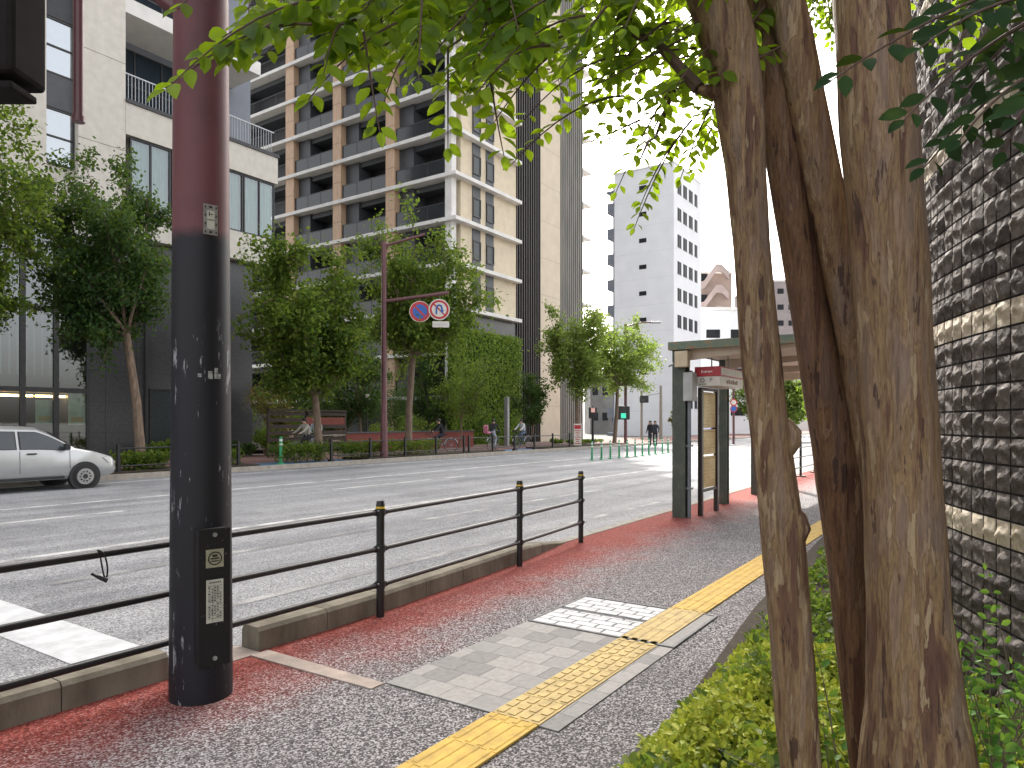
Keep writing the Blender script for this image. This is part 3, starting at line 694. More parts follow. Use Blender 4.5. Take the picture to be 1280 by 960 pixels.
def tiles(rows, name, mat):
    vs = []; fs = []; q = 9; n_th = 88; dth = TP/RC
    for r_ in rows:
        for c in range(n_th):
            th0 = ang0+.62-(c+1)*dth; u = np.linspace(0, 1, q); U, V = np.meshgrid(u, u)
            cx, cy = rng.uniform(.25, .75), rng.uniform(.5, .82); am = rng.uniform(.5, 1.6); tl = rng.uniform(-.5, .5); pk = rng.uniform(.017, .030)
            crest = cy-am*(U-cx)**2+tl*(U-cx)*.4
            h = np.where(V > crest, pk-(V-crest)*rng.uniform(.06, .14), pk-(crest-V)*rng.uniform(.02, .05)-.010*np.sqrt(np.clip(crest-V, 0, 1)))
            h -= .016*np.abs(U-cx)**1.3*rng.uniform(.3, 1.6)
            h = np.clip(h+rng.normal(size=U.shape)*.0018, .005, .05)
            edge = (U == 0) | (U == 1) | (V == 0) | (V == 1); h = np.where(edge, .003, h)
            gap = .04
            th = th0+dth*(gap+(1-2*gap)*U); z = r_*TP+TP*(gap+(1-2*gap)*V)
            i = len(vs)*q*q; vs.append(np.stack([Cv.x+(RC+h)*np.cos(th), Cv.y+(RC+h)*np.sin(th), z], -1).reshape(-1, 3))
            for y in range(q-1):
                for x in range(q-1):
                    b = i+y*q+x; fs.append((b, b+1, b+q+1, b+q))
    V = np.concatenate(vs); me = bpy.data.meshes.new(name); me.vertices.add(len(V)); me.vertices.foreach_set('co', V.ravel().astype(np.float32))
    FA = np.array(fs, dtype=np.int32); me.loops.add(FA.size); me.loops.foreach_set('vertex_index', FA.ravel()); me.polygons.add(len(FA)); me.polygons.foreach_set('loop_start', (np.arange(len(FA))*4).astype(np.int32))
    me.update(calc_edges=True); me.materials.append(mat); o = bpy.data.objects.new(name, me); COL.objects.link(o); o.parent = e; o.matrix_parent_inverse = e.matrix_basis.inverted()
tiles([r_ for r_ in range(0, 60) if r_ % 8], 'dark_tiles', M_td)
for r8 in range(8, 60, 8): tiles([r8], 'pale_tile_band', M_tl)
#@@PART3
# ================================================================== STREET POLE (near left)
PC = Vector((-3.76, 2.36, 0))
m, t, b = base('pole_paint', .55, 0, .3)
co = t.nodes.new('ShaderNodeTexCoord').outputs['Object']; sx = t.nodes.new('ShaderNodeSeparateXYZ'); t.links.new(co, sx.inputs[0])
nz = tex(t, 'Noise', 18, 4, vec=co)
zz = math_(t, 'ADD', sx.outputs[2], math_(t, 'MULTIPLY', nz.outputs[0], .06))
two = ramp(t, math_(t, 'MULTIPLY', zz, .2), [(.532, (.011,.011,.016)), (.546, (.125,.045,.052))])
s1 = tex(t, 'Noise', 26, 6, vec=co, stretch=(1,1,.16), rough=.75); s2 = tex(t, 'Noise', 2.2, 3, vec=co)
sc = ramp(t, math_(t, 'ADD', math_(t, 'MULTIPLY', s1.outputs[0], .75), math_(t, 'MULTIPLY', s2.outputs[0], .35)), [(.640, (0,)*3), (.665, (1,)*3)])
low = ramp(t, math_(t, 'MULTIPLY', sx.outputs[2], .2), [(.40, (1,)*3), (.44, (0,)*3)])
v = tex(t, 'Voronoi', 7, vec=co, stretch=(1,1,.5)); v.feature = 'DISTANCE_TO_EDGE'
w2 = tex(t, 'Noise', 9, 4, vec=co)
scr = ramp(t, v.outputs['Distance'], [(.0, (1,)*3), (.007, (0,)*3)])
scr = mixc(t, ramp(t, w2.outputs[0], [(.52, (0,)*3), (.56, (1,)*3)]), (0.,0.,0.), scr)
k = mixc(t, 1.0, sc, low, 'MULTIPLY')
dirt = tex(t, 'Noise', 1.9, 4, vec=co)
two = mixc(t, ramp(t, dirt.outputs[0], [(.45, (0,)*3), (.6, (.6,)*3)]), two, mixc(t, .55, two, (.01,.01,.01)))
t.links.new(mixc(t, math_(t, 'MULTIPLY', k, .75), two, (.34,.35,.37)), b.inputs['Base Color']); bump(t, b, nz.outputs[0], .12, .01)
e = empty('signal_pole', PC, 'thick street pole in scuffed black below and dull maroon above at the kerb gap', 'pole')
PC0 = Vector((PC.x, PC.y, 0))
g = MB(); g.tube([PC0+Vector((0,0,.028)), PC0+Vector((0,0,2.7)), PC0+Vector((0,0,6.5))], [.171, .153, .135], 40); g.build('shaft', m, e, smooth=True)
g = MB(); a = PC0+Vector((0,0,3.96)); toL = -RT
g.tube([a+toL*.1, a+toL*.2+Vector((0,0,.07)), a+toL*.62+Vector((0,0,.42)), a+toL*1.4+Vector((0,0,.9))], [.05,.05,.048,.045], 14); g.build('arm', M_maroon, e, smooth=True)
# hanging bar and signal head, out over the road edge
ph_ = hd(99, 150, 3.95); e2 = empty('hanging_signal_bracket', (ph_.x, ph_.y, ph_.z), 'maroon bracket bar hanging down from the pole arm at upper left', 'bracket')
g = MB(); c = hd(98, 150, 3.95); g.tube([c, c+Vector((0,0,1.6))], [.027,.027], 12); g.tube([c-Vector((0,0,.012)), c+Vector((0,0,.02))], .034, 12); g.build('bar', M_maroon, e2, smooth=True)
M_sigb = pm('matt_black_housing', (.016,.014,.014), (.010,.009,.009), 10, .9, spec=.15)
c = hd(-20, 60, 3.7); e3 = empty('traffic_signal', c, 'black traffic signal housing hanging at the top left corner', 'traffic signal')
g = MB(); g.obox(hd(-25, 40, 3.7)+Vector((0,0,.25)), RT*.265, FW*.14, UP*.52); g.build('housing', M_sigb, e3, bevel=.03)
g = MB(); g.obox(hd(-5, 116, 3.68), RT*.15, FW*.10, UP*.02); g.build('lower_bracket', M_sigb, e3, bevel=.01)
# control box on pole
e4 = e
bx = hd(270, 750, 3.86); dd_ = (Vector((bx.x, bx.y, 0))-PC0)
NB = Vector((.62,-.78,0)).normalized(); TB = Vector((-NB.y, NB.x, 0)).normalized()
NB0 = (-FW*.93+RT*.36).normalized(); TB0 = Vector((-NB0.y, NB0.x, 0)); NB = (-FW*.76+RT*.65).normalized(); TB = Vector((-NB.y, NB.x, 0))
c = PC0+NB*.205; c.z = hd(270, 750, 3.82).z
m2, t, b = base('control_box_paint', .6, 0, .25); s1 = tex(t, 'Noise', 40, 6, rough=.8)
t.links.new(ramp(t, s1.outputs[0], [(.64, (.012,.011,.012)), (.67, (.26,.24,.23))]), b.inputs['Base Color']); bump(t, b, s1.outputs[0], .2)
g = MB(); g.obox(c-NB*.03, TB*.082, NB*.055, UP*.375); o = g.build('control_box', m2, e4, bevel=.008)
g = MB(); g.obox(c+NB*.028, TB*.086, NB*.004, UP*.380); lid = g.build('lid', m2, o, bevel=.004)
f = c+NB*.034
M_tag = pm('brass_tag', (.35,.33,.24), (.20,.19,.13), 30, .5); M_paper = pm('label_paper', (.52,.51,.44), (.42,.41,.36), 20, .7)
g = MB(); g.obox(f+UP*.215, TB*.047, NB*.002, UP*.05); tg = g.build('badge', M_tag, o)
g = MB()
for k in range(16):
    a0, a1 = 2*math.pi*k/16, 2*math.pi*(k+1)/16
    q = lambda a_, r_: f+UP*(.215+.038*r_*math.sin(a_))+TB*(.038*r_*math.cos(a_))+NB*.0035
    g.face([q(a0,1), q(a1,1), q(a1,.82), q(a0,.82)])
g.obox(f+UP*.215+NB*.003, TB*.024, NB*.0008, UP*.004); g.obox(f+UP*.23+NB*.003, TB*.014, NB*.0008, UP*.006); g.obox(f+UP*.2+NB*.003, TB*.02, NB*.0008, UP*.003)
g.build('emblem', M_black, tg)
g = MB(); g.obox(f-UP*.02, TB*.045, NB*.002, UP*.118); lp = g.build('notice_plate', M_paper, o)
g = MB(); rd = random.Random(1)
for k in range(11): 
    z = .065-.018*k; g.obox(f+UP*z+NB*.003, TB*.038, NB*.0006, UP*.0009)
    if k: 
        for q in range(5):
            if rd.random() < .7: g.obox(f+UP*(z+.009)+TB*(-.03+.015*q)+NB*.003, TB*rd.uniform(.003,.006), NB*.0006, UP*.003)
for q in range(6): g.obox(f+UP*.083+TB*(-.027+.011*q)+NB*.003, TB*.003, NB*.0006, UP*.004)
g.obox(f-UP*.04+TB*-.012+NB*.003, TB*.0008, NB*.0006, UP*.095); g.build('print', M_black, lp)
g = MB()
for z in (.345, -.335): g = MB(); g.tube([c+UP*z+NB*.03, c+UP*z+NB*.042], .012, 10); g.build('bolt', M_steel, o)
# metal number plate above
NB, TB = NB0, TB0
c2 = PC0+NB*.158; c2.z = hd(262, 272, 3.9).z; TBp = TB
g = MB(); cc = c2+TB*.055-NB*.008; nn_ = (NB+TB*.35).normalized(); tt_ = Vector((-nn_.y, nn_.x, 0))
g.obox(cc, tt_*.038, nn_*.003, UP*.085); pl = g.build('number_plate', pm('plate_grey', (.30,.28,.27), (.22,.2,.2), 40, .45, .3), e4)
g = MB(); g.obox(cc+nn_*.004+UP*.025, tt_*.020, nn_*.001, UP*.024); g.obox(cc+nn_*.004-UP*.03, tt_*.020, nn_*.001, UP*.024); g.build('plate_panel', M_paper, pl)
g = MB()
for sx_ in (-1, 1):
    for q in range(4): g.obox(cc+nn_*.004+tt_*.029*sx_+UP*(-.07+.046*q), tt_*.003, nn_*.001, UP*.006)
for z in (.07, -.07): g.obox(cc+nn_*.004+UP*z, tt_*.008, nn_*.001, UP*.005)
g.obox(cc+nn_*.0055+UP*.03-tt_*.008, tt_*.0025, nn_*.0006, UP*.012); g.obox(cc+nn_*.0055+UP*.03+tt_*.005, tt_*.007, nn_*.0006, UP*.0025)
g.build('plate_marks', M_black, pl)
# torn sticker
g = MB()
for k, (u, v_, du, dv) in enumerate(((.055,1.865,.012,.022),(.095,1.86,.020,.014),(.088,1.89,.010,.016),(.0,1.862,.010,.010))):
    q = PC0+(NB*math.cos(u/.16)+TB*math.sin(u/.16))*.1605; q.z = v_; tq = (TB*math.cos(u/.16)-NB*math.sin(u/.16)); g.obox(q, tq*du, NB*.0012, UP*dv)
g.build('torn_sticker', pm('sticker_remains', (.42,.43,.42), (.12,.12,.12), 60, .8), e4)

# ================================================================== RAILING
POSTS = [(-4.0,-3.3),(-4.02,-.3),(-4.05,2.62),(-4.07,4.12),(-4.24,6.42),(-4.41,8.13)]
e = empty('pedestrian_railing', (-4.07, 4.12, .03), 'black three rail pedestrian railing running along the kerb', 'railing')
M_cap = pm('yellow_reflector', (.70,.50,.04), (.5,.35,.03), 10, .4)
for i, (x, y) in enumerate(POSTS):
    g = MB(); g.tube([(x,y,.02),(x,y,.90)], .033, 18); g.tube([(x,y,.90),(x,y,.93),(x,y,.965)], [.036,.036,.030], 18)
    for z in (.29,.58,.875): g.tube([(x,y,z-.028),(x,y,z+.028)], .040, 16); g.tube([(x,y-.062,z),(x,y+.062,z)], .0265, 12)
    p = g.build('post', M_black, e, smooth=True)
    g = MB(); g.tube([(x,y,.905),(x,y,.922)], .0375, 18); g.build('reflector', M_cap, p)
    g = MB()
    for z in (.29,.58,.875):
        for s in (-.05,.05): g.tube([(x+.02,y+s,z+.012),(x+.031,y+s,z+.018)], .006, 6)
    g.build('bolt', M_steel, p)
for z in (.29,.58,.875):
    g = MB()
    for (xa, ya), (xb, yb) in zip(POSTS, POSTS[1:]): g.tube([(xa,ya,z),(xb,yb,z)], .021, 12)
    g.build('rail', M_black, e, smooth=True)
# cable lock hanging from the rail
pl_ = hx(127, 695, -4.035); e = empty('cable_lock', pl_, 'black loop cable lock hanging from the top rail left of the pole', 'cable lock')
g = MB(); cx, cy, cz = -4.035, pl_.y, .875; pts = []
for k in range(22):
    a = 2*math.pi*k/22+math.pi/2; r_ = .033+ .008*math.cos(a)
    pts.append((cx+.03*math.sin(a*2)*.4+ .0, cy+.038*math.cos(a)*(1.0), cz-.055+.083*math.sin(a)))
pts = [(cx+.024*math.cos(2*math.pi*k/21), cy+(-.034+.014*math.sin(2*math.pi*k/21)+.034*math.sin(math.pi*k/21)*2), cz-.055+.084*math.cos(2*math.pi*k/21)) for k in range(21)]
g.tube(pts+[pts[0]], .0045, 8); g.build('cable', M_black, e, smooth=True)
g = MB(); g.tube([(cx-.02,cy-.02,cz-.118),(cx-.0,cy+.03,cz-.150)], [.010,.014], 10); g.tube([(cx-.02,cy-.045,cz-.10),(cx-.01,cy-.015,cz-.125)], .007, 8); g.build('barrel', M_black, e, smooth=True)

# ================================================================== BUS SHELTER
def disc(c, r, n, mat, name, parent, r_in=0, off=0, th=.008, nrm=None, tt=None):
    g = MB(); N_ = nrm or -FW; T_ = tt or RT; K = 36
    for k in range(K):
        a, b = 2*math.pi*k/K, 2*math.pi*(k+1)/K
        q = lambda a_, rr: c+N_*off+T_*(rr*math.cos(a_))+UP*(rr*math.sin(a_))
        if r_in: g.prism([q(a,r_in), q(a,r), q(b,r), q(b,r_in)], N_*th)
        else: g.prism([c+N_*off, q(a,r), q(b,r)], N_*th)
    return g.build(name, mat, parent)
m, t, b = base('weathered_green_steel', .55); n1 = tex(t, 'Noise', 5, 6, rough=.7); 
t.links.new(ramp(t, n1.outputs[0], [(.45, (.055,.070,.055)), (.62, (.09,.10,.075)), (.70, (.28,.14,.05))]), b.inputs['Base Color']); M_green = m
m, t, b = base('rusty_fascia', .7); n1 = tex(t, 'Noise', 7, 6, rough=.8, stretch=(1,1,1.6))
t.links.new(ramp(t, n1.outputs[0], [(.44, (.13,.17,.13)), (.56, (.17,.20,.14)), (.61, (.36,.17,.06)), (.70, (.10,.045,.02))]), b.inputs['Base Color']); M_rust = m
M_soff = pm('shelter_soffit', (.58,.50,.40), (.44,.36,.27), 2.5, .7)
e = empty('bus_shelter', (-4.2, 11.2, .03), 'weathered green steel bus shelter with rusty roof edge on the pavement', 'bus shelter')
SX = -4.22
for i, y in enumerate((11.25, 13.55, 15.75, 18.0)):
    wd = .11 if i == 0 else .075
    g = MB(); g.box(SX-wd, SX-.02, y-wd, y+wd, .03, 2.80); g.box(SX-.02, SX+wd, y-wd, y-wd+.02, .03, 2.80); g.box(SX-.02, SX+wd, y+wd-.02, y+wd, .03, 2.80); g.box(SX-.02, SX+.01, y-wd+.02, y+wd-.02, .03, 2.80)
    g.build('post', M_green, e)
g = MB(); R0, R1, RY0, RY1 = -4.37, -2.05, 11.05, 18.3
g.box(R0, R1, RY0, RY0+.05, 2.79, 2.92); g.box(R0, R0+.05, RY0+.05, RY1, 2.79, 2.92); g.box(R1-.05, R1, RY0+.05, RY1, 2.79, 2.92); g.build('roof_fascia', M_rust, e)
g = MB(); g.box(R0+.05, R1-.05, RY0+.05, RY1, 2.80, 2.90); g.build('roof', M_soff, e)
g = MB()
for k in range(4): y = 11.25+k*2.25; g = MB(); g.prism([(R0+.2,y-.04,2.799),(R1-.06,y-.04,2.799),(R1-.06,y-.04,2.76),(R0+.2,y-.04,2.62)], (0,.08,0)); g.build('roof_bracket', M_soff, e)
# conduit, meter box, lamp
g = MB(); g.tube([(SX+.15,11.22,.03),(SX+.15,11.22,2.1)], .032, 12)
for z in (.5,1.2,2.0): g.box(SX+.10,SX+.20,11.17,11.27,z,z+.03)
g.build('conduit', pm('conduit_grey', (.20,.23,.26), (.15,.17,.19), 5, .5), e, smooth=True)
a = hd(857, 494, 11.7); 
g = MB(); g.box(SX+.08, SX+.24, 11.12, 11.35, 1.95, 2.42); g.build('meter_box', pm('box_grey_white', (.48,.49,.48), (.38,.39,.38), 6, .6), e, bevel=.01)
g = MB(); g.box(SX-.02, SX+.20, 11.0, 11.14, 2.5, 2.76); lb_ = g.build('lamp_box', pm('lamp_cream', (.60,.50,.34), (.48,.40,.28), 6, .5), e, bevel=.01)
g = MB(); g.tube([(SX-.04,11.02,2.56),(SX-.12,11.0,2.52)], .02, 8); g.build('lamp_bracket', M_steel, lb_)
# sign: red and white
M_red = pm('sign_red', (.42,.015,.03), (.34,.012,.025), 4, .4); M_sw = pm('sign_white', (.68,.66,.60), (.56,.53,.46), 4, .5)
sa = hz(863, 640, 0); y0s = 11.35
e = empty('bus_stop_sign', (-3.95, 11.5, 2.3), 'box sign with red band over white hanging under the shelter roof', 'bus stop sign')
xs0, xs1 = -4.03, -3.62
g = MB(); g.box(xs0, xs1, 11.42, 12.7, 2.20, 2.36); g.build('white_panel', M_sw, e, bevel=.004)
g = MB(); g.box(xs0-.01, xs1+.01, 11.40, 12.72, 2.362, 2.52); g.build('red_panel', M_red, e, bevel=.004)
g = MB(); g.box(xs1+.010, xs1+.014, 11.44, 12.68, 2.385, 2.50); g.build('side_panel', M_sw, e)
for yh in (11.6, 12.5): g = MB(); g.tube([(-3.82,yh,2.52),(-3.82,yh,2.80)], .012, 8); g.build('hanger', M_steel, e)
M_ink = pm('print_ink', (.05,.05,.06), (.04,.04,.05), 5, .5); M_wink = pm('white_ink', (.78,.76,.74), (.7,.7,.68), 5, .5)
g = MB(); cx_ = (xs0+xs1)/2
for k in range(9): g.box(cx_-.10+k*.021, cx_-.088+k*.021, 11.397, 11.399, 2.425-.012*(k % 3 == 0), 2.448+.022*(k == 0))
g.build('band_script', M_wink, e)
disc(Vector((cx_-.09, 11.418, 2.295)), .036, 0, M_ink, 'round_mark', e, .024, 0, .002, Vector((0,-1,0)), Vector((1,0,0)))
text('子', .075, M_ink, (cx_+.05, 11.417, 2.30), (R(90), 0, 0), e)
g = MB()
for k in range(6): g.box(cx_-.15+k*.022, cx_-.136+k*.022, 11.416, 11.418, 2.225, 2.240)
g.build('small_print', M_ink, e); g = MB()
for k in range(6): g.box(xs1+.001, xs1+.003, 11.75+k*.11, 11.82+k*.11, 2.25, 2.25+.05+.02*(k % 2))
g.build('side_print', pm('brown_print', (.25,.15,.09), (.2,.12,.07), 4), e)
# timetable panel
e = empty('timetable_board', (-4.0, 11.9, .03), 'tall timetable board in a dark frame with glowing cream sheets', 'notice board')
g = MB()
for y in (11.6, 12.42): g.box(-4.04, -3.97, y-.05, y+.03, .03, 2.19)
for z in (.42, 2.14): g.box(-4.03, -3.98, 11.63, 12.37, z, z+.05)
g.build('frame', pm('frame_brown', (.035,.022,.02), (.02,.015,.014), 6, .5), e)
M_sheet = bpy.data.materials.new('translucent_sheet'); M_sheet.use_nodes = True; t = M_sheet.node_tree; b = t.nodes['Principled BSDF']; nn = tex(t, 'Noise', 2.5, 3)
cc_ = ramp(t, nn.outputs[0], [(.35, (.62,.50,.30)), (.65, (.74,.66,.46))]); t.links.new(cc_, b.inputs['Base Color'])
tr = t.nodes.new('ShaderNodeBsdfTranslucent'); t.links.new(cc_, tr.inputs[0]); mx = t.nodes.new('ShaderNodeMixShader'); mx.inputs[0].default_value = .6
t.links.new(b.outputs[0], mx.inputs[1]); t.links.new(tr.outputs[0], mx.inputs[2]); t.links.new(mx.outputs[0], t.nodes['Material Output'].inputs[0])
for z0, z1 in ((.48,1.02),(1.05,1.48),(1.51,2.12)): 
    g = MB(); g.box(-4.008, -4.003, 11.64, 12.36, z0, z1); s_ = g.build('sheet', M_sheet, e)
    g = MB(); rd = random.Random(int(z0*100))
    for q in range(3):
        for k in range(int((z1-z0-.12)/.06)):
            if rd.random() < .75: g.box(-4.0029, -4.0015, 11.70+q*.22, 11.70+q*.22+rd.uniform(.06,.17), z0+.05+k*.06, z0+.056+k*.06)
    g.box(-4.0029, -4.0015, 11.68, 12.32, z1-.045, z1-.035); g.build('print', pm('faded_ink', (.35,.26,.14), (.3,.22,.12), 4), s_)

# ================================================================== PARKING SIGN POLE
e = empty('sign_pole', (-20.45, hz(480, 583, .12).y, .12), 'tall red brown pole carrying two round traffic signs on an arm', 'sign pole')
px_ = -20.45; D_ = dep(px_, 480); b_ = hx(480, 528, px_); zt = hx(480, 302, px_).z
g = MB(); g.tube([(b_.x,b_.y,.1),(b_.x,b_.y,2.6),(b_.x,b_.y,zt)], [.16,.12,.10], 14); g.build('shaft', M_maroon, e, smooth=True)
DR = (RT*.93+FW*.0+Vector((0,0,0))).normalized()
def P_(px, py, dD=0): return hd(px, py, D_+dD)
g = MB(); g.tube([P_(478, 308), P_(531, 293)], .055, 10); g.build('upper_arm', M_maroon, e, smooth=True)
g = MB(); g.tube([P_(478, 318), P_(486, 306)], .035, 8); g.build('brace', M_maroon, e)
g = MB(); g.tube([P_(478, 377), P_(561, 366)], .075, 10); g.build('lower_arm', M_maroon, e, smooth=True)
M_blue = pm('sign_blue', (.02,.11,.42), (.02,.10,.38), 4, .4); M_rd = pm('sign_red_ring', (.48,.02,.03), (.42,.02,.025), 4, .4)
sr = 12.4/F*D_
# a narrower look: the signs face along the road
SN = (-FW*.93+RT*.10).normalized(); ST = Vector((-SN.y, SN.x, 0))
for (cx, cy, kind, lab) in ((525, 389.5, 0, 'round blue no parking sign with red ring and slash, on the arm'), (549, 387, 1, 'round white no U turn sign with blue arrow and red ring, at the arm end')):
    c = P_(cx, cy, -.12); es = empty('traffic_sign', c, lab, 'road sign')
    if kind == 0: disc(c, sr, 0, M_rd, 'disc', es, 0, 0, .02, SN, ST); disc(c, sr*1.06, 0, M_sw, 'rim', es, sr*.985, -.002, .02, SN, ST); disc(c, sr*.72, 0, M_blue, 'face', es, 0, .021, .004, SN, ST)
    else: disc(c, sr, 0, M_sw, 'disc', es, 0, 0, .02, SN, ST); disc(c, sr*1.06, 0, M_sw, 'rim', es, sr*.985, -.002, .02, SN, ST); disc(c, sr*.95, 0, M_rd, 'ring', es, sr*.74, .021, .004, SN, ST)
    g = MB(); u = (ST*(.707)+UP*-.707); v_ = (ST*.707+UP*.707)
    if kind == 0: g.obox(c+SN*.027, u*sr*.78, SN*.002, v_*sr*.09)
    else: g.obox(c+SN*.027, u*sr*.78, SN*.002, v_*sr*.07)
    g.build('slash', M_rd, es)
    if kind == 1:
        g = MB(); pts = [c+SN*.03+ST*x*sr+UP*y*sr for x, y in ((-.28,-.45),(-.28,.15),(-.2,.38),(0,.46),(.2,.38),(.28,.15),(.28,-.05))]
        g.tube(pts, sr*.085, 8); a_ = c+SN*.03
        g.prism([a_+ST*.08*sr-UP*.05*sr, a_+ST*.5*sr-UP*.05*sr, a_+ST*.28*sr-UP*.42*sr], SN*.004); g.build('arrow', M_blue, es)
    g = MB(); g.tube([c-SN*.03+UP*sr*.7, c-SN*.03+UP*sr*1.3], .02, 6); g.build('bracket', M_maroon, es)
c = P_(551, 405.5, -.12); es = empty('supplementary_plate', c, 'blank white plate below the no U turn sign', 'sign plate'); g = MB(); g.obox(c, ST*.34, SN*.01, UP*.125); g.build('plate', M_sw, es, bevel=.01)
g = MB()
for k in range(6): g.obox(c+SN*.012+ST*(-.24+.095*k)-UP*.0, ST*.03, SN*.001, UP*.04)
g.build('faint_marks', pm('faint_print', (.50,.50,.52), (.48,.48,.5), 4), es)
g = MB(); g.tube([c-SN*.02+UP*.1, c-SN*.02+UP*.45], .015, 6); g.build('bracket', M_maroon, es)

# ================================================================== FAR FENCE, BOLLARDS
def low_fence(y0, y1, label, x=-20.35):
    e = empty('guard_fence', (x, y0, .12), label, 'fence', 'low fences along the far kerb'); n = max(1, round((y1-y0)/2.0))
    for k in range(n+1): y = y0+(y1-y0)*k/n; g = MB(); g.box(x-.04, x+.04, y-.04, y+.04, .1, .98); g.box(x-.09,x+.09,y-.09,y+.09,.1,.22); g.build('post', M_black, e)
    for z in (.36,.86): g = MB(); g.tube([(x,y0,z),(x,y1,z)], .022, 8); g.build('rail', M_black, e)
low_fence(fz(148, 500, -20.35)[0], fz(298, 500, -20.35)[0], 'low black two rail fence beside the silver car')
low_fence(-2, 5, 'low black two rail fence at the left edge of the picture')
low_fence(fz(414, 500, -20.35)[0], fz(580, 500, -20.35)[0], 'low black two rail fence under the red brown sign pole')
low_fence(fz(586, 500, -20.35)[0], fz(712, 500, -20.35)[0], 'low black two rail fence in front of the ivy covered wall')
M_grn = pm('bollard_green', (.03,.30,.12), (.02,.22,.09), 5, .45); M_refl = pm('white_reflector', (.7,.75,.7), (.6,.65,.6), 5, .4)
bol = empty('delineator_post', (0,0,0), 'green flexible delineator post nearest the camera in the row on the road', 'delineator post')
g = MB(); g.tube([(0,0,0),(0,0,.03),(0,0,.05),(0,0,.78),(0,0,.81)], [.11,.10,.045,.04,.03], 12); g.build('tube', M_grn, bol, smooth=True)
for z in (.55,.68): g = MB(); g.tube([(0,0,z),(0,0,z+.06)], .0425, 12); g.build('reflective_band', M_refl, bol)
xs_ = [740,752,763,774,784,794,803,811,819,828,835,842,849,862]
for i, q in enumerate(xs_):
    o = bol if i == 0 else copy_tree(bol); D = 1.6*F/(47.5-i*.95) ; p = hd(q, 528, D); o.location = (p.x, p.y, .004)
    o['group'] = 'green delineator posts on the road'; o['label'] = ['leftmost green delineator post of the row on the road', 'green delineator post in the row between the two ends'][0 if i == 0 else 1] if i < len(xs_)-1 else 'green delineator post at the far right end of the row, by the shelter'
o = copy_tree(bol); p = hx(351, 585, -20.6); o.location = (p.x, p.y, .125); o.scale = (1.35,1.35,1.2); o['label'] = 'green bollard with white bands standing alone on the blue painted strip'; o['group'] = 'green bollards on the pavement'

# ================================================================== CAR
M_car = pm('silver_paint', (.50,.51,.51), (.46,.47,.47), 1, .28, .55); M_cg = glassmat('car_glass', (.22,.27,.26), .10, .02); M_cg2 = pm('tinted_car_glass', (.05,.06,.065), (.03,.035,.04), 1.5, .08, spec=.6); M_tyre = pm('tyre_rubber', (.02,.02,.02), (.014,.014,.014), 20, .85)
M_plas = pm('black_plastic', (.025,.025,.027), (.018,.018,.02), 10, .6); M_chr = pm('chrome', (.6,.6,.6), (.5,.5,.5), 3, .2, 1.0)
car = empty('estate_car', (-18.98, 7.5, 0), 'silver estate car on the far lane at the left edge', 'car')
CX, CY = -18.98, hx(147, 590, -18.2).y-2.16
def car_y(v): return CY+v
st = [(-2.15,.70,.45,.82,.90),(-2.10,.80,.30,.93,1.0),(-1.95,.83,.27,.96,1.44),(-1.5,.84,.26,.95,1.49),(-.5,.845,.25,.93,1.50),(.35,.845,.25,.92,1.48),(.62,.845,.25,.915,1.36),(1.18,.84,.25,.93,.985),(1.6,.82,.26,.86,.90),(1.98,.78,.28,.74,.78),(2.14,.70,.33,.62,.66),(2.2,.58,.40,.55,.58)]
g = MB(); RN = []
for (y, hw, zb, zs_, ztp) in st:
    cab = ztp-zs_ > .2; tw = hw*(.80 if cab else .90)
    if abs(y-.62) < .01: tw = hw*.83
    prof = [(hw*.9, zb), (hw*.985, zb+.10), (hw, (zb+zs_)/2), (hw*.975, zs_), (tw if cab else hw*.93, ztp-(.06 if cab else .015)), (tw*.86 if cab else hw*.8, ztp)]
    ring = prof+[(0, ztp+.02)]+[(-a, b) for a, b in reversed(prof)]
    RN.append([(CX+a, CY+y, b) for a, b in ring])
i0 = 0
for r_ in RN: g.v += r_
n = len(RN[0])
for k in range(len(RN)-1):
    for j in range(n-1): g.f.append((k*n+j, k*n+j+1, (k+1)*n+j+1, (k+1)*n+j)); g.m.append(0)
    g.f.append((k*n+n-1, k*n, (k+1)*n, (k+1)*n+n-1)); g.m.append(0)
g.f.append(tuple(range(n))); g.f.append(tuple((len(RN)-1)*n+j for j in reversed(range(n)))); g.m += [0, 0]
body = g.build('body', M_car, car, smooth=True)
def sidep(y, v, s=1, off=.006):   # v = 0 at the belt line, 1 at the roof edge
    for (a, b) in zip(st, st[1:]):
        if a[0] <= y <= b[0]:
            def pr(q):
                cab = q[4]-q[3] > .2; tw = q[1]*(.80 if cab else .90)
                if abs(q[0]-.62) < .01: tw = q[1]*.83
                return (q[1]*.975, q[3]), ((tw if cab else q[1]*.93), q[4]-(.06 if cab else .015))
            A3, A4 = pr(a); B3, B4 = pr(b); u = (y-a[0])/(b[0]-a[0]); break
    p3 = [A3[i]+(B3[i]-A3[i])*u for i in (0, 1)]; p4 = [A4[i]+(B4[i]-A4[i])*u for i in (0, 1)]
    return (CX+s*(p3[0]+(p4[0]-p3[0])*v+off), CY+y, p3[1]+(p4[1]-p3[1])*v)
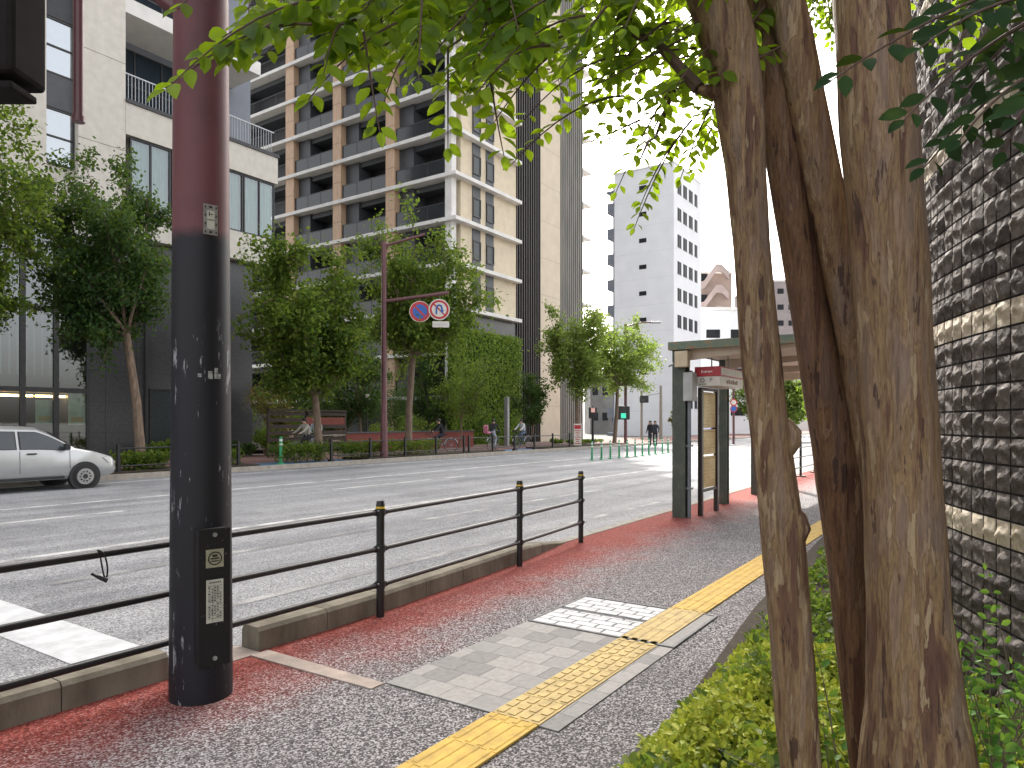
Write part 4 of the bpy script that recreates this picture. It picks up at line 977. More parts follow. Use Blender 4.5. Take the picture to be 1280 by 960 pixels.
for s in (1, -1):
    for nm, ya, yb in (('rear_quarter_window', -1.80, -1.0), ('rear_side_window', -.90, -.10), ('front_side_window', .0, 1.02)):
        def strip(e_, off):
            g = MB(); n_ = 12; y0_, y1_ = ya-e_, yb+e_
            for k in range(n_):
                u0, u1 = y0_+(y1_-y0_)*k/n_, y0_+(y1_-y0_)*(k+1)/n_; lo, hi = .13-e_, .90+e_
                for q in range(3): g.face([sidep(u0, lo+(hi-lo)*q/3, s, off), sidep(u1, lo+(hi-lo)*q/3, s, off), sidep(u1, lo+(hi-lo)*(q+1)/3, s, off), sidep(u0, lo+(hi-lo)*(q+1)/3, s, off)])
            return g
        w_ = strip(0, .014).build(nm, M_cg2, car); strip(.025, .007).build('seal', M_plas, w_)
    g = MB(); g.face([sidep(.45, .30, s, .006)]*0 or [(CX+s*.852,CY-.03,.42),(CX+s*.852,CY-.022,.42),(CX+s*.838,CY-.022,.94),(CX+s*.838,CY-.03,.94)]); g.face([(CX+s*.853,CY-.95,.42),(CX+s*.853,CY-.942,.42),(CX+s*.838,CY-.942,.94),(CX+s*.838,CY-.95,.94)]); g.face([(CX+s*.851,CY+1.02,.5),(CX+s*.851,CY+1.028,.5),(CX+s*.836,CY+1.028,.92),(CX+s*.836,CY+1.02,.92)]); g.build('door_gap', M_plas, body)
    for y in (.12, -.78): g = MB(); g.box(CX+s*.83, CX+s*.872, CY+y, CY+y+.19, .86, .892); g.build('door_handle', M_plas, car, bevel=.006)
    g = MB(); g.box(CX+s*.86, CX+s*1.0, CY+.86, CY+.98, .97, 1.10); g.box(CX+s*.80, CX+s*.87, CY+.9, CY+.95, .97, 1.02); g.build('door_mirror', M_plas, car, bevel=.02)
    g = MB(); g.prism([(CX+s*.60,CY+2.16,.60),(CX+s*.79,CY+1.93,.60),(CX+s*.80,CY+1.78,.74),(CX+s*.74,CY+1.98,.76),(CX+s*.60,CY+2.10,.70)], (s*.012,.015,.006)); g.build('headlight', pm('headlight_glass', (.55,.57,.58), (.45,.47,.48), 3, .1), car)
    g = MB(); g.box(CX+s*.80, CX+s*.855, CY+-1.2, CY+.9, .27, .33); g.build('sill_trim', M_plas, car)
g = MB(); g.face([(CX-.66,CY+1.14,1.035),(CX+.66,CY+1.14,1.035),(CX+.58,CY+.64,1.385),(CX-.58,CY+.64,1.385)]); g.build('windscreen', M_cg2, car)
g = MB(); g.box(CX-.6, CX+.6, CY+2.10, CY+2.23, .36, .47); g.build('bumper', M_plas, car, bevel=.03)
for s in (1, -1):
    for y in (1.36, -1.28):
        g = MB(); K = 28; x0 = CX+s*.80
        g.tube([(x0-s*.1,CY+y,.30),(x0+s*.052,CY+y,.30)], .355, K); g.build('wheel_arch', M_plas, car)
        g = MB(); g.tube([(CX+s*.66,CY+y,.295),(CX+s*.67,CY+y,.295),(CX+s*.85,CY+y,.295),(CX+s*.862,CY+y,.295)], [.27,.292,.292,.27], K); wh = g.build('wheel', M_tyre, car, smooth=True)
        g = MB(); g.tube([(CX+s*.85,CY+y,.295),(CX+s*.868,CY+y,.295),(CX+s*.866,CY+y,.295)], [.195,.195,.155], K, caps=True); g.build('rim', M_chr, wh)
        g = MB(); g.tube([(CX+s*.867,CY+y,.295),(CX+s*.873,CY+y,.295)], [.06,.05], 14)
        for q in range(10): a = 2*math.pi*q/10; g.tube([(CX+s*.869,CY+y+.115*math.cos(a),.295+.115*math.sin(a)),(CX+s*.8705,CY+y+.115*math.cos(a),.295+.115*math.sin(a))], .022, 8)
        g.build('hub', M_plas, wh)

# ================================================================== STREET TREES
rd = random.Random(5)
def tpx(px, x=-21.2): p = hx(px, 528, x); return (p.x, p.y, .12), dep(x, px)
def st_tree(px, x, cpx, top, bot, hwpx, label, leaf, nleaf=7000, seed=0, tr=.14, ls=.16, nl=12, group='street trees along the far kerb', name='street_tree', spread=1.0):
    loc, D = tpx(px, x); zt = 1.6+(528-top)/F*D; zb = 1.6+(528-bot)/F*D; cr = hwpx/F*D
    off = RT*((cpx-px)/F*D)
    return tree(name, loc, zt, cr, label, 'tree', M_bark, leaf, tr, .5, nleaf, ls, group, (zt+zb)/2-.1, (zt-zb)/2, nl, (off.x, off.y), seed, spread)
st_tree(-45, -21.2, -35, 75, 470, 105, 'street tree whose leafy branches enter at the left edge', L_mid, 20000, 1, .14, .13, 16)
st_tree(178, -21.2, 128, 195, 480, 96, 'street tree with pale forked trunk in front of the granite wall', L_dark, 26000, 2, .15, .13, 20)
st_tree(400, -21.2, 385, 318, 512, 94, 'dense green street tree left of the red brown sign pole', L_mid, 30000, 3, .17, .17, 20)
st_tree(510, -21.2, 525, 296, 462, 86, 'street tree standing behind the two round traffic signs', L_mid, 22000, 4, .17, .17, 19)
st_tree(722, -21.2, 718, 370, 508, 52, 'pale green street tree in front of the ribbed grey wall', L_lite, 14000, 5, .15, .18, 14)
st_tree(768, -21.2, 778, 388, 505, 55, 'pale green street tree with spreading branches before the white building', L_lite, 12000, 6, .15, .18, 13)
# garden trees and bushes
st_tree(347, -26.5, 345, 470, 545, 38, 'small rusty leaved garden tree beside the granite wall', L_rust, 2500, 11, .06, .13, 9, 'trees of the tower garden', 'garden_tree')
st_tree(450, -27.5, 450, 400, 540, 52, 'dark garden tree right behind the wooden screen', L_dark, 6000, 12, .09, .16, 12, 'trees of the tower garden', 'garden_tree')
st_tree(575, -25.5, 580, 430, 535, 45, 'loose many stemmed garden tree before the ivy wall', L_mid, 4000, 13, .06, .14, 12, 'trees of the tower garden', 'garden_tree')
st_tree(540, -30, 540, 425, 545, 50, 'dark garden tree in the gap between sign pole and ivy wall', L_dark, 6000, 14, .09, .17, 12, 'trees of the tower garden', 'garden_tree')
st_tree(668, -24.5, 665, 458, 548, 27, 'dark evergreen tree at the right edge of the ivy wall', L_dark, 4500, 15, .07, .15, 10, 'trees of the tower garden', 'garden_tree')
st_tree(385, -33, 385, 410, 545, 60, 'dark garden tree deep behind the two resting cyclists', L_dark, 6500, 16, .09, .18, 12, 'trees of the tower garden', 'garden_tree')
M_stem = MATS['street_tree_bark']
def pbush(px, x, hwpx, top, label, leaf, n=1800, seed=0, boxy=False, ls=.11, ry=None, group='bushes in the garden and along the fence'):
    loc, D = tpx(px, x); h = 1.6+(528-top)/F*D-.12; return bush('bush', loc, (ry or hwpx/F*D*.9), hwpx/F*D, h, label, 'bush', leaf, M_stem, n, ls, group, seed, boxy=boxy)
pbush(335, -26.8, 32, 543, 'green bush at the granite corner', L_mid, 2600, 1)
pbush(345, -28.8, 45, 505, 'broad bush behind the granite corner bush', L_mid, 3500, 2)
pbush(300, -26.9, 16, 552, 'small dark bush against the granite wall', L_dark, 1200, 3)
pbush(215, -26.9, 34, 548, 'leafy bush at the foot of the granite wall behind the pole', L_mid, 1800, 4)
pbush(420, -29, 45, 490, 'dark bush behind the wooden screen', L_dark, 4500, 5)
pbush(480, -28.0, 30, 528, 'pale green bush above the red low wall', L_lite, 2200, 6)
pbush(520, -28.2, 32, 520, 'yellow green bush above the red low wall', L_lite, 2200, 7)
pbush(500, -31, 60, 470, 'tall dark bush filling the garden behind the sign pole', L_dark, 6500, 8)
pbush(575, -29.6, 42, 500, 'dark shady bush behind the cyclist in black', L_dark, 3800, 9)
pbush(695, -24, 9, 549, 'small bush by the corner of the pale wall', L_mid, 900, 10)
pbush(730, -23, 26, 550, 'low bushes beneath the pale green street trees', L_mid, 2000, 11)
pbush(640, -25.5, 20, 550, 'low bush at the foot of the ivy wall', L_mid, 1200, 12)
for i, (a, b) in enumerate(((425, 478), (484, 545), (345, 408), (150, 205), (235, 296))):
    ya, yb = fz(a, 500, -20.9)[0], fz(b, 500, -20.9)[0]; p = ((-20.95), (ya+yb)/2, .15)
    bush('hedge', p, .42, (yb-ya)/2, .62 if i < 3 else .5, ['low hedge right of the fence post under the sign pole', 'low hedge right of the sign pole', 'low hedge around the trunk beside the green bollard', 'low hedge at the pale forked trunk', 'low hedge directly right of the near pole'][i], 'hedge', L_mid, M_stem, 2200, .09, 'clipped hedges along the far kerb', 30+i, boxy=True)
# red low wall, wooden screen, monolith, garden lamp
p0 = hx(433, 558, -26.3); p1 = hx(592, 555, -26.3); 
e = empty('garden_wall', (p0.x, p0.y, .12), 'low red brick garden wall with dark coping behind the hedge', 'wall')
g = MB(); g.box(-26.6, -26.3, p0.y, p1.y, .1, 1.05); g.build('brickwork', M_redw, e)
g = MB(); g.box(-26.65, -26.25, p0.y-.03, p1.y+.03, 1.05, 1.12); g.build('coping', M_charl, e)
q0 = hx(335, 555, -25.2); q1 = hx(433, 555, -25.2)
e = empty('wooden_screen', (q0.x, q0.y, .12), 'dark slatted wooden screen with a red panel behind the tree trunk', 'screen')
M_dw = pm('dark_timber', (.055,.035,.025), (.03,.02,.016), 6, .7)
g = MB(); k = 0
while .5+k*.28 < 2.0: g.box(-25.25, -25.2, q0.y+.1, q1.y-.1, .5+k*.28, .5+k*.28+.16); k += 1
g.build('slat', M_dw, e)
g = MB(); g.box(-25.24, -25.19, q0.y+2.0, q1.y-.12, 1.50, 1.83); g.build('red_panel', M_redw, e)
for y in (q0.y, q0.y+2, q1.y-.1): g = MB(); g.box(-25.3, -25.2, y, y+.1, .1, 2.1); g.build('post', M_dw, e)
g = MB(); g.box(-25.3, -25.15, q0.y, q1.y, 2.1, 2.17); g.build('top_rail', M_dw, e)
g = MB(); g.box(-25.19, -25.14, q0.y+1.9, q1.y-.1, .98, 1.04); g.build('pale_rail', M_conc, e)
p = hx(633.5, 556, -24.0); e = empty('slab_marker', (p.x, p.y, .12), 'slim tall pale grey slab standing on the pavement before the ivy wall', 'marker')
D = dep(-24, 633); zt = hx(633, 496, -24).z
g = MB(); g.box(-24.12, -23.88, p.y-.10, p.y+.10, .1, zt); g.build('slab', M_steel, e); g = MB(); g.box(-24.2, -23.8, p.y-.2, p.y+.2, .1, .2); g.build('plinth', M_conc, e)
p = hx(459, 528, -27.0); zt = hx(459, 492, -27).z; e = empty('garden_lamp', (p.x, p.y, .12), 'thin dark garden lamp post among the trees left of the sign pole', 'lamp')
g = MB(); g.tube([(p.x,p.y,.1),(p.x,p.y,zt-.25)], .05, 8); g.build('post', M_dark, e)
g = MB(); g.tube([(p.x,p.y,zt-.25),(p.x,p.y,zt-.02),(p.x,p.y,zt)], [.09,.11,.04], 10); g.build('lamp_head', M_sw, e)
#@@PART4
# ================================================================== PEOPLE AND BICYCLES
def skin_body(name, joints, edges, rad, matf, mats, parent=None):
    me = bpy.data.meshes.new(name+'_rig'); me.from_pydata([joints[k] for k in joints], [(list(joints).index(a), list(joints).index(b)) for a, b in edges], [])
    o = bpy.data.objects.new(name+'_rig', me); COL.objects.link(o)
    sk_ = o.modifiers.new('s', 'SKIN'); me_ = o.data
    if not me_.skin_vertices:
        bm = bmesh.new(); bm.from_mesh(me_); bm.verts.layers.skin.verify(); bm.to_mesh(me_); bm.free()
    for i, k in enumerate(joints):
        r_ = rad[k]; me_.skin_vertices[0].data[i].radius = r_ if isinstance(r_, tuple) else (r_, r_); me_.skin_vertices[0].data[i].use_root = (k == 'pelvis')
    ss = o.modifiers.new('d', 'SUBSURF'); ss.levels = 1; ss.render_levels = 1
    bpy.context.view_layer.update(); dg = bpy.context.evaluated_depsgraph_get()
    nm = bpy.data.meshes.new_from_object(o.evaluated_get(dg)); bpy.data.objects.remove(o)
    nm.materials.clear()
    for m in mats: nm.materials.append(m)
    names = list(joints); E = [(Vector(joints[a]), Vector(joints[b]), (a, b)) for a, b in edges]
    for p in nm.polygons:
        c = p.center; best = None
        for a, b, k in E:
            d = b-a; t_ = max(0, min(1, (c-a).dot(d)/max(1e-9, d.length_squared))); q = (a+d*t_-c).length
            if best is None or q < best[0]: best = (q, k, t_)
        p.material_index = matf(best[1], best[2], c); p.use_smooth = True
    ob = bpy.data.objects.new(name, nm); COL.objects.link(ob); ob.parent = parent; return ob
M_skin = pm('skin', (.55,.36,.26), (.48,.30,.21), 4, .6); M_hair = pm('dark_hair', (.02,.016,.014), (.012,.01,.01), 20, .6)
def cloth(n, c): return pm(n, c, tuple(v*.75 for v in c), 7, .9, bmp=.2)
def person(label, loc, rz, pose, top, pants, shoes=None, cap=None, group=None, seated=True, s=1.0):
    e = empty('person', (0, 0, 0), label, 'person', group)
    if pose == 'ride':
        J = dict(pelvis=(0,-.12,.93), belly=(0,-.04,1.08), chest=(0,.05,1.27), neck=(0,.10,1.42), head=(0,.13,1.53), crown=(0,.14,1.63),
            ls=(-.18,.06,1.36), le=(-.23,.24,1.16), lh=(-.22,.46,1.05), lf=(-.2,.52,1.03), rs=(.18,.06,1.36), re=(.23,.24,1.16), rh=(.22,.46,1.05), rf=(.2,.52,1.03),
            lp=(-.09,-.1,.90), lk=(-.11,.27,.80), la=(-.10,.12,.42), lt=(-.10,.27,.38), rp=(.09,-.1,.90), rk=(.11,.22,.62), ra=(.10,.02,.22), rt=(.10,.17,.18))
    elif pose == 'rest':
        J = dict(pelvis=(0,-.15,.93), belly=(0,-.12,1.08), chest=(0,-.06,1.28), neck=(0,-.03,1.43), head=(.03,.0,1.54), crown=(.03,.01,1.64),
            ls=(-.18,-.06,1.37), le=(-.24,.08,1.13), lh=(-.16,.32,1.02), lf=(-.14,.40,1.01), rs=(.18,-.06,1.37), re=(.25,.0,1.12), rh=(.14,.22,1.04), rf=(.08,.26,1.05),
            lp=(-.09,-.13,.90), lk=(-.16,.22,.62), la=(-.26,.18,.10), lt=(-.28,.36,.05), rp=(.09,-.13,.90), rk=(.11,.26,.68), ra=(.10,.10,.30), rt=(.10,.25,.27))
    else:
        J = dict(pelvis=(0,0,.95), belly=(0,0,1.10), chest=(0,.01,1.30), neck=(0,.02,1.46), head=(0,.04,1.58), crown=(0,.05,1.69),
            ls=(-.18,0,1.40), le=(-.24,-.03,1.13), lh=(-.23,.08,.90), lf=(-.22,.12,.82), rs=(.18,0,1.40), re=(.25,.02,1.13), rh=(.23,.14,.92), rf=(.22,.18,.85),
            lp=(-.09,0,.90), lk=(-.11,.12,.50), la=(-.11,.10,.09), lt=(-.12,.25,.04), rp=(.09,0,.90), rk=(.11,.0,.49), ra=(.11,-.14,.10), rt=(.11,.0,.04))
    Rd = dict(pelvis=(.15,.12), belly=(.14,.11), chest=(.165,.12), neck=.055, head=(.085,.10), crown=(.06,.07), ls=.07, le=.05, lh=.035, lf=.03, rs=.07, re=.05, rh=.035, rf=.03,
        lp=.095, lk=.065, la=.045, lt=.035, rp=.095, rk=.065, ra=.045, rt=.035)
    Ed = [('pelvis','belly'),('belly','chest'),('chest','neck'),('neck','head'),('head','crown'),('chest','ls'),('ls','le'),('le','lh'),('lh','lf'),('chest','rs'),('rs','re'),('re','rh'),('rh','rf'),
        ('pelvis','lp'),('lp','lk'),('lk','la'),('la','lt'),('pelvis','rp'),('rp','rk'),('rk','ra'),('ra','rt')]
    def mf(k, t_, c):
        if 'head' in k or 'crown' in k: return 0
        if k in (('lh','lf'),('rh','rf')): return 0
        if k in (('la','lt'),('ra','rt')): return 3
        if k[0] in ('lp','rp','lk','rk') or k in (('pelvis','lp'),('pelvis','rp')): return 2
        return 1
    skin_body('body', J, Ed, Rd, mf, [M_skin, top, pants, shoes or M_black], e)
    h = Vector(J['head']); g = MB(); n_ = 12
    def cap_(g, c, r1, r2, r3, a0, m_=0):
        rings = 6
        for i in range(rings):
            for j in range(n_):
                q = lambda i_, j_: (c[0]+r1*math.cos(2*math.pi*j_/n_)*math.cos(a0+(math.pi/2-a0)*i_/rings), c[1]+r2*math.sin(2*math.pi*j_/n_)*math.cos(a0+(math.pi/2-a0)*i_/rings), c[2]+r3*math.sin(a0+(math.pi/2-a0)*i_/rings))
                g.face([q(i,j), q(i,j+1), q(i+1,j+1), q(i+1,j)], m_)
    cap_(g, (h.x, h.y-.025, h.z+.045), .098, .108, .10, -.5); g.build('hair', M_hair, e, smooth=True)
    if cap:
        g = MB(); cap_(g, (h.x, h.y-.01, h.z+.07), .106, .115, .10, 0); g.tube([(h.x,h.y+.08,h.z+.07),(h.x,h.y+.19,h.z+.055)], [.08,.05], 10); g.build('cap', cap, e, smooth=True)
    g = MB(); g.tube([(h.x,h.y+.085,h.z+.02),(h.x,h.y+.118,h.z-.01)], [.010,.016], 6); g.build('nose', M_skin, e)
    g = MB()
    for s_ in (-1, 1): g.tube([(h.x+s_*.034,h.y+.088,h.z+.03),(h.x+s_*.034,h.y+.096,h.z+.03)], .010, 6)
    g.build('eyes', M_hair, e)
    e.location = loc; e.rotation_euler = (0, 0, rz); e.scale = (s, s, s); return e
def bicycle():
    e = empty('bicycle', (0,0,0), 'city bicycle', 'bicycle', 'bicycles on the far pavement')
    for y in (-.54, .54):
        g = MB(); K = 28; pts = [(0, y+.325*math.cos(2*math.pi*k/K), .34+.325*math.sin(2*math.pi*k/K)) for k in range(K+1)]; g.tube(pts, .018, 6, caps=False); wh = g.build('wheel', M_tyre, e, smooth=True)
        g = MB(); pts = [(0, y+.30*math.cos(2*math.pi*k/K), .34+.30*math.sin(2*math.pi*k/K)) for k in range(K+1)]; g.tube(pts, .009, 5, caps=False); g.tube([(-.04,y,.34),(.04,y,.34)], .022, 8)
        for k in range(12): a = math.pi*k/6; g.tube([(0,y,.34),(0,y+.3*math.cos(a),.34+.3*math.sin(a))], .0028, 4)
        g.build('rim', M_steel, wh)
        g = MB(); pts = [(0, y+.36*math.cos(a), .34+.36*math.sin(a)) for a in np.linspace(.2, 2.8, 10)]; g.tube(pts, [.022]*10, 5); g.build('mudguard', M_steel, e)
    g = MB()
    for a, b, r_ in (((0,.36,.92),(0,.54,.34),.016),((0,.38,.80),(0,-.05,.34),.02),((0,-.05,.34),(0,-.2,.86),.018),((0,-.05,.34),(0,-.54,.34),.012),((0,-.18,.74),(0,-.54,.34),.010),((0,.37,.72),(0,-.1,.50),.016)): g.tube([a, b], r_, 8)
    g.build('frame', M_fr, e)
    g = MB(); g.tube([(0,.36,.9),(0,.38,1.02)], .014, 8); g.tube([(-.27,.30,1.02),(-.2,.40,1.04),(0,.40,1.03),(.2,.40,1.04),(.27,.30,1.02)], .012, 8); g.build('handlebar', M_steel, e)
    g = MB(); g.prism([(-.08,-.32,.86),(.08,-.32,.86),(.02,-.05,.87),(-.02,-.05,.87)], (0,0,.05)); g.build('saddle', M_black, e)
    g = MB(); g.tube([(-.10,-.05,.34),(.10,-.05,.34)], .015, 8); g.box(.09,.15,-.06,.02,.17,.20); g.box(-.15,-.09,-.06,.02,.40,.43); g.tube([(.09,-.05,.34),(.09,-.03,.18)], .01, 6); g.tube([(-.09,-.05,.34),(-.09,-.03,.42)], .01, 6); g.build('pedal_crank', M_steel, e)
    g = MB()
    for k in range(7):
        u = -.16+.32*k/6; g.box(u-.004,u+.004,.50,.504,.84,1.04); g.box(u-.004,u+.004,.74,.744,.84,1.04)
    for z in (.84,.91,.98,1.04): g.box(-.165,.165,.498,.506,z-.004,z+.004); g.box(-.165,.165,.738,.746,z-.004,z+.004); g.box(-.17,-.162,.50,.744,z-.004,z+.004); g.box(.162,.17,.50,.744,z-.004,z+.004)
    g.build('basket', M_black, e); return e
M_fr = pm('bicycle_frame_paint', (.08,.09,.11), (.06,.07,.09), 3, .4)
bk0 = bicycle(); first = True
W_c = cloth('cream_jacket', (.50,.47,.42)); W_b = cloth('pale_blue_shirt', (.42,.50,.54)); W_k = cloth('black_clothes', (.025,.025,.03)); W_n = cloth('navy_trousers', (.035,.04,.06)); W_w = cloth('white_jacket', (.58,.60,.62)); W_j = cloth('blue_jeans', (.10,.14,.20)); W_g = cloth('light_grey_trousers', (.40,.42,.46)); W_cap = cloth('white_cap', (.65,.62,.56))
def rider(px, x, rz, pose, top, pants, lab, blab, cap=None):
    global first
    p = hx(px, 528, x); b = bk0 if first else copy_tree(bk0); first = False
    b.location = (p.x, p.y, .12); b.rotation_euler = (0, 0, rz); b['label'] = blab
    return person(lab, (p.x, p.y, .12), rz, pose, top, pants, cap=cap, group='people on the far pavement')
rider(383, -22.6, R(178), 'ride', W_c, W_k, 'cyclist in cream jacket and dark trousers left of the tree trunk', 'bicycle under the cyclist in the cream jacket')
rider(395, -23.4, R(215), 'rest', W_b, W_g, 'cyclist in pale blue shirt and white cap resting beside the tree trunk', 'bicycle under the cyclist in the white cap', W_cap)
rider(551, -22.3, R(150), 'ride', W_k, W_n, 'cyclist all in black riding behind the fence right of the sign pole', 'bicycle under the cyclist dressed in black')
rider(616, -22.2, R(15), 'ride', W_k, W_g, 'cyclist in black top and light trousers before the ivy wall', 'bicycle carrying a pink child seat')
rider(653, -22.2, R(175), 'ride', W_w, W_j, 'cyclist in a white jacket and jeans right of the pale slab', 'bicycle under the cyclist in the white jacket')
p = hx(611, 528, -22.2); e = empty('child_seat', (p.x, p.y-.15, .95), 'pink padded child seat on the back of a bicycle', 'child seat')
M_pink = cloth('pink_fabric', (.60,.22,.30)); g = MB(); c = Vector((p.x, p.y-.15, 1.05)); g.obox(c, (.15,0,0), (0,.14,0), (0,0,.06)); g.build('seat', M_pink, e, bevel=.04); g = MB(); g.obox(c+Vector((0,-.13,.2)), (.15,0,0), (0,.05,.02), (0,0,.2)); g.build('backrest', M_pink, e, bevel=.04)
p = hd(813, 528, 46); person('pedestrian in black standing left at the far crossing', (p.x, p.y, .004), R(160), 'stand', W_k, W_n, group='people on the far pavement')
p = hd(819, 528, 47); person('pedestrian in dark clothes standing right at the far crossing', (p.x, p.y, .004), R(190), 'stand', W_n, W_k, group='people on the far pavement')
p = hd(826, 528, 47)

# ================================================================== FAR CROSSING FURNITURE
def pole(name, px, D, ytop, r_, mat, label, cat, group=None):
    p = hd(px, 528, D); zt = 1.6+(528-ytop)/F*D; e = empty(name, (p.x, p.y, .0), label, cat, group)
    g = MB(); g.tube([(p.x,p.y,0),(p.x,p.y,zt)], [r_*1.3, r_], 10); g.build('shaft', mat, e, smooth=True); return e, p, zt
e, p, zt = pole('street_lamp', 782, 49, 405, .09, M_maroon, 'tall dark red street lamp pole behind the right pale green tree', 'street lamp')
a = hd(782, 408, 49); b = hd(820, 403, 49); g = MB(); g.tube([a, a.lerp(b, .5)+UP*.12, b], .05, 8); g.build('arm', M_maroon, e); g = MB(); g.obox(b, RT*.35, FW*.12, UP*.07); g.build('lamp_head', M_steel, e, bevel=.03)
def sigbox(px, py, D, wpx, hpx, label, col):
    c = hd(px, py, D); e = empty('traffic_signal', c, label, 'traffic signal'); g = MB(); g.obox(c, RT*(wpx/2/F*D), FW*.12, UP*(hpx/2/F*D)); g.build('housing', M_black, e, bevel=.03); return e, c
e, c = sigbox(779, 516, 48.6, 16, 17, 'dark pedestrian signal with green light on the street lamp pole', None)
g = MB(); g.obox(c-FW*.13-UP*.2, RT*.17, FW*.01, UP*.17); g.build('green_lamp', emis('signal_green', (.03,.35,.22), .5), e)
g = MB(); g.obox(c-FW*.13+UP*.2, RT*.17, FW*.01, UP*.17); g.build('red_lamp', M_dark, e)
e, p, zt = pole('signal_post', 741, 47, 508, .07, M_black, 'black signal post left of the pale green trees', 'post')
e, c = sigbox(741, 516, 46.8, 10, 14, 'pedestrian signal with dim red light on the black post', None)
g = MB(); g.obox(c-FW*.13+UP*.17, RT*.13, FW*.01, UP*.14); g.build('red_lamp', emis('signal_red', (.45,.25,.22), .25), e)
for q, yt, r_, lb_ in ((802, 488, .10, 'grey utility post left of the pair before the white building'), (826, 482, .12, 'grey utility post right of the pair before the white building')): pole('utility_post', q, 62, yt, r_, M_conc, lb_, 'post', 'grey posts before the white building')
e, c = sigbox(805, 499, 61.5, 11, 9, 'small dark traffic signal between the two grey utility posts', None)
g = MB(); g.tube([hd(800, 496, 62), hd(826, 491, 62)], .05, 8); g.build('arm', M_steel, e)
p = hx(722, 560, -21.0); D = dep(-21, 722); e = empty('placard_sign', (p.x, p.y, .12), 'white upright placard sign with red heading tied to the street tree', 'sign'); c = hd(722, 545, D-.4)
g = MB(); g.obox(c, RT*.24, FW*.02, UP*.75); pn = g.build('board', M_sw, e, bevel=.01)
g = MB(); g.obox(c-FW*.022+UP*.55, RT*.20, FW*.001, UP*.12); g.build('heading', M_rd, e); g = MB()
for k in range(7): g.obox(c-FW*.022+UP*(.32-.13*k), RT*(.18-.05*(k % 3)), FW*.001, UP*.025)
g.build('print', M_rd, pn)
g = MB(); g.obox(c-UP*.85, RT*.03, FW*.02, UP*.2); g.build('stake', M_dw, e)
# distant sign pole and van to the right of the shelter
e, p, zt = pole('sign_pole', 917, 52, 425, .07, M_maroon, 'thin red brown pole with small round signs seen through the shelter', 'sign pole')
for py, m_, lb_ in ((503, M_rd, 'small round red ringed sign, upper one on the thin pole beyond the shelter'), (511, M_blue, 'small round blue sign, lower one on the thin pole beyond the shelter')):
    c = hd(917, py, 51.8); es = empty('traffic_sign', c, lb_, 'road sign'); disc(c, .26, 0, m_, 'disc', es, 0, 0, .02)
    if m_ is M_rd: disc(c, .18, 0, M_sw, 'face', es, 0, .021, .004)
    else: disc(c, .26, 0, M_rd, 'ring', es, .2, .021, .004)
    g = MB(); g.obox(c+FW*.04, RT*.03, FW*.04, UP*.1); g.build('bracket', M_steel, es)
# small blue car, simple but with all its parts
p = hd(899, 528, 62); cb_ = empty('parked_car', (p.x, p.y, 0), 'small dark car with a blue tail parked beyond the shelter', 'car')
g = MB(); prof = [(-.8,.25),(-.82,.75),(-.75,.95),(-.62,1.42),(.62,1.42),(.75,.95),(.82,.75),(.8,.25)]
pts = [p+RT*a+UP*b for a, b in prof]; g.prism([(q.x, q.y, q.z-1.6) for q in pts], FW*3.4); g.build('body', pm('blue_car_paint', (.03,.08,.30), (.03,.07,.26), 2, .3), cb_, bevel=.06)
g = MB(); g.obox((p.x-FW.x*.02, p.y-FW.y*.02, 1.15), RT*.6, FW*.01, UP*.2); g.build('rear_window', MATS['window_dark'], cb_)
for s in (-1, 1):
    for d in (.6, 2.8): q = p+RT*.7*s+FW*d; g = MB(); g.tube([(q.x-RT.x*.12, q.y-RT.y*.12, .3), (q.x+RT.x*.12, q.y+RT.y*.12, .3)], .3, 14); g.build('wheel', M_tyre, cb_)
    q = p+RT*.72*s-FW*.02; g = MB(); g.obox((q.x, q.y, .75), RT*.07, FW*.02, UP*.1); g.build('tail_light', M_rd, cb_)
# railing further along our pavement
e = empty('pedestrian_railing', (-4.5, 20, .03), 'distant black railing along the kerb beyond the shelter', 'railing')
yy = [19.6, 21.6, 23.6, 25.6, 27.6, 29.6]
for y in yy: g = MB(); g.tube([(-4.5,y,.02),(-4.5,y,.95)], .035, 10); g.box(-4.62,-4.38,y-.12,y+.12,.03,.06); g.build('post', M_black, e)
for z in (.3,.6,.88): g = MB(); g.tube([(-4.5,yy[0],z),(-4.5,yy[-1],z)], .02, 8); g.build('rail', M_black, e)
for i, (px, D, top, hw, lab, lf, n_) in enumerate(((993, 60, 462, 34, 'bright green street tree on our side seen between the leaning trunks', L_lite, 9000), (940, 85, 470, 30, 'far green tree beyond the shelter posts', L_mid, 4000), (1035, 52, 455, 38, 'green tree on our side further right behind the trunks', L_mid, 7000), (905, 100, 485, 24, 'small distant tree at the end of the road', L_lite, 3000), (845, 75, 512, 9, 'small pinkish tree at the foot of the white building', L_rust, 900))):
    p = hd(px, 528, D); zt = 1.6+(528-top)/F*D; tree('street_tree', (p.x, p.y, 0), zt, hw/F*D, lab, 'tree', M_bark, lf, .13, .5, n_, .28, 'distant street trees', zt*.62, zt*.40, 10, (0, 0), 50+i)
for k, (za, zb, d0) in enumerate(((11.2, 8.6, 40), (10.7, 8.2, 40), (9.6, 7.4, 40))):
    e = empty('overhead_cable', (0, 30, za), ['uppermost thin overhead cable between the trunks', 'middle thin overhead cable between the trunks', 'lowest thin overhead cable between the trunks'][k], 'cable')
    a = hd(985, 190+20*k+160, 34); b = hd(1240, 175+20*k+230, 60); g = MB(); g.tube([a, a.lerp(b, .5)-UP*.6, b], .02, 5); g.build('cable', M_black, e)

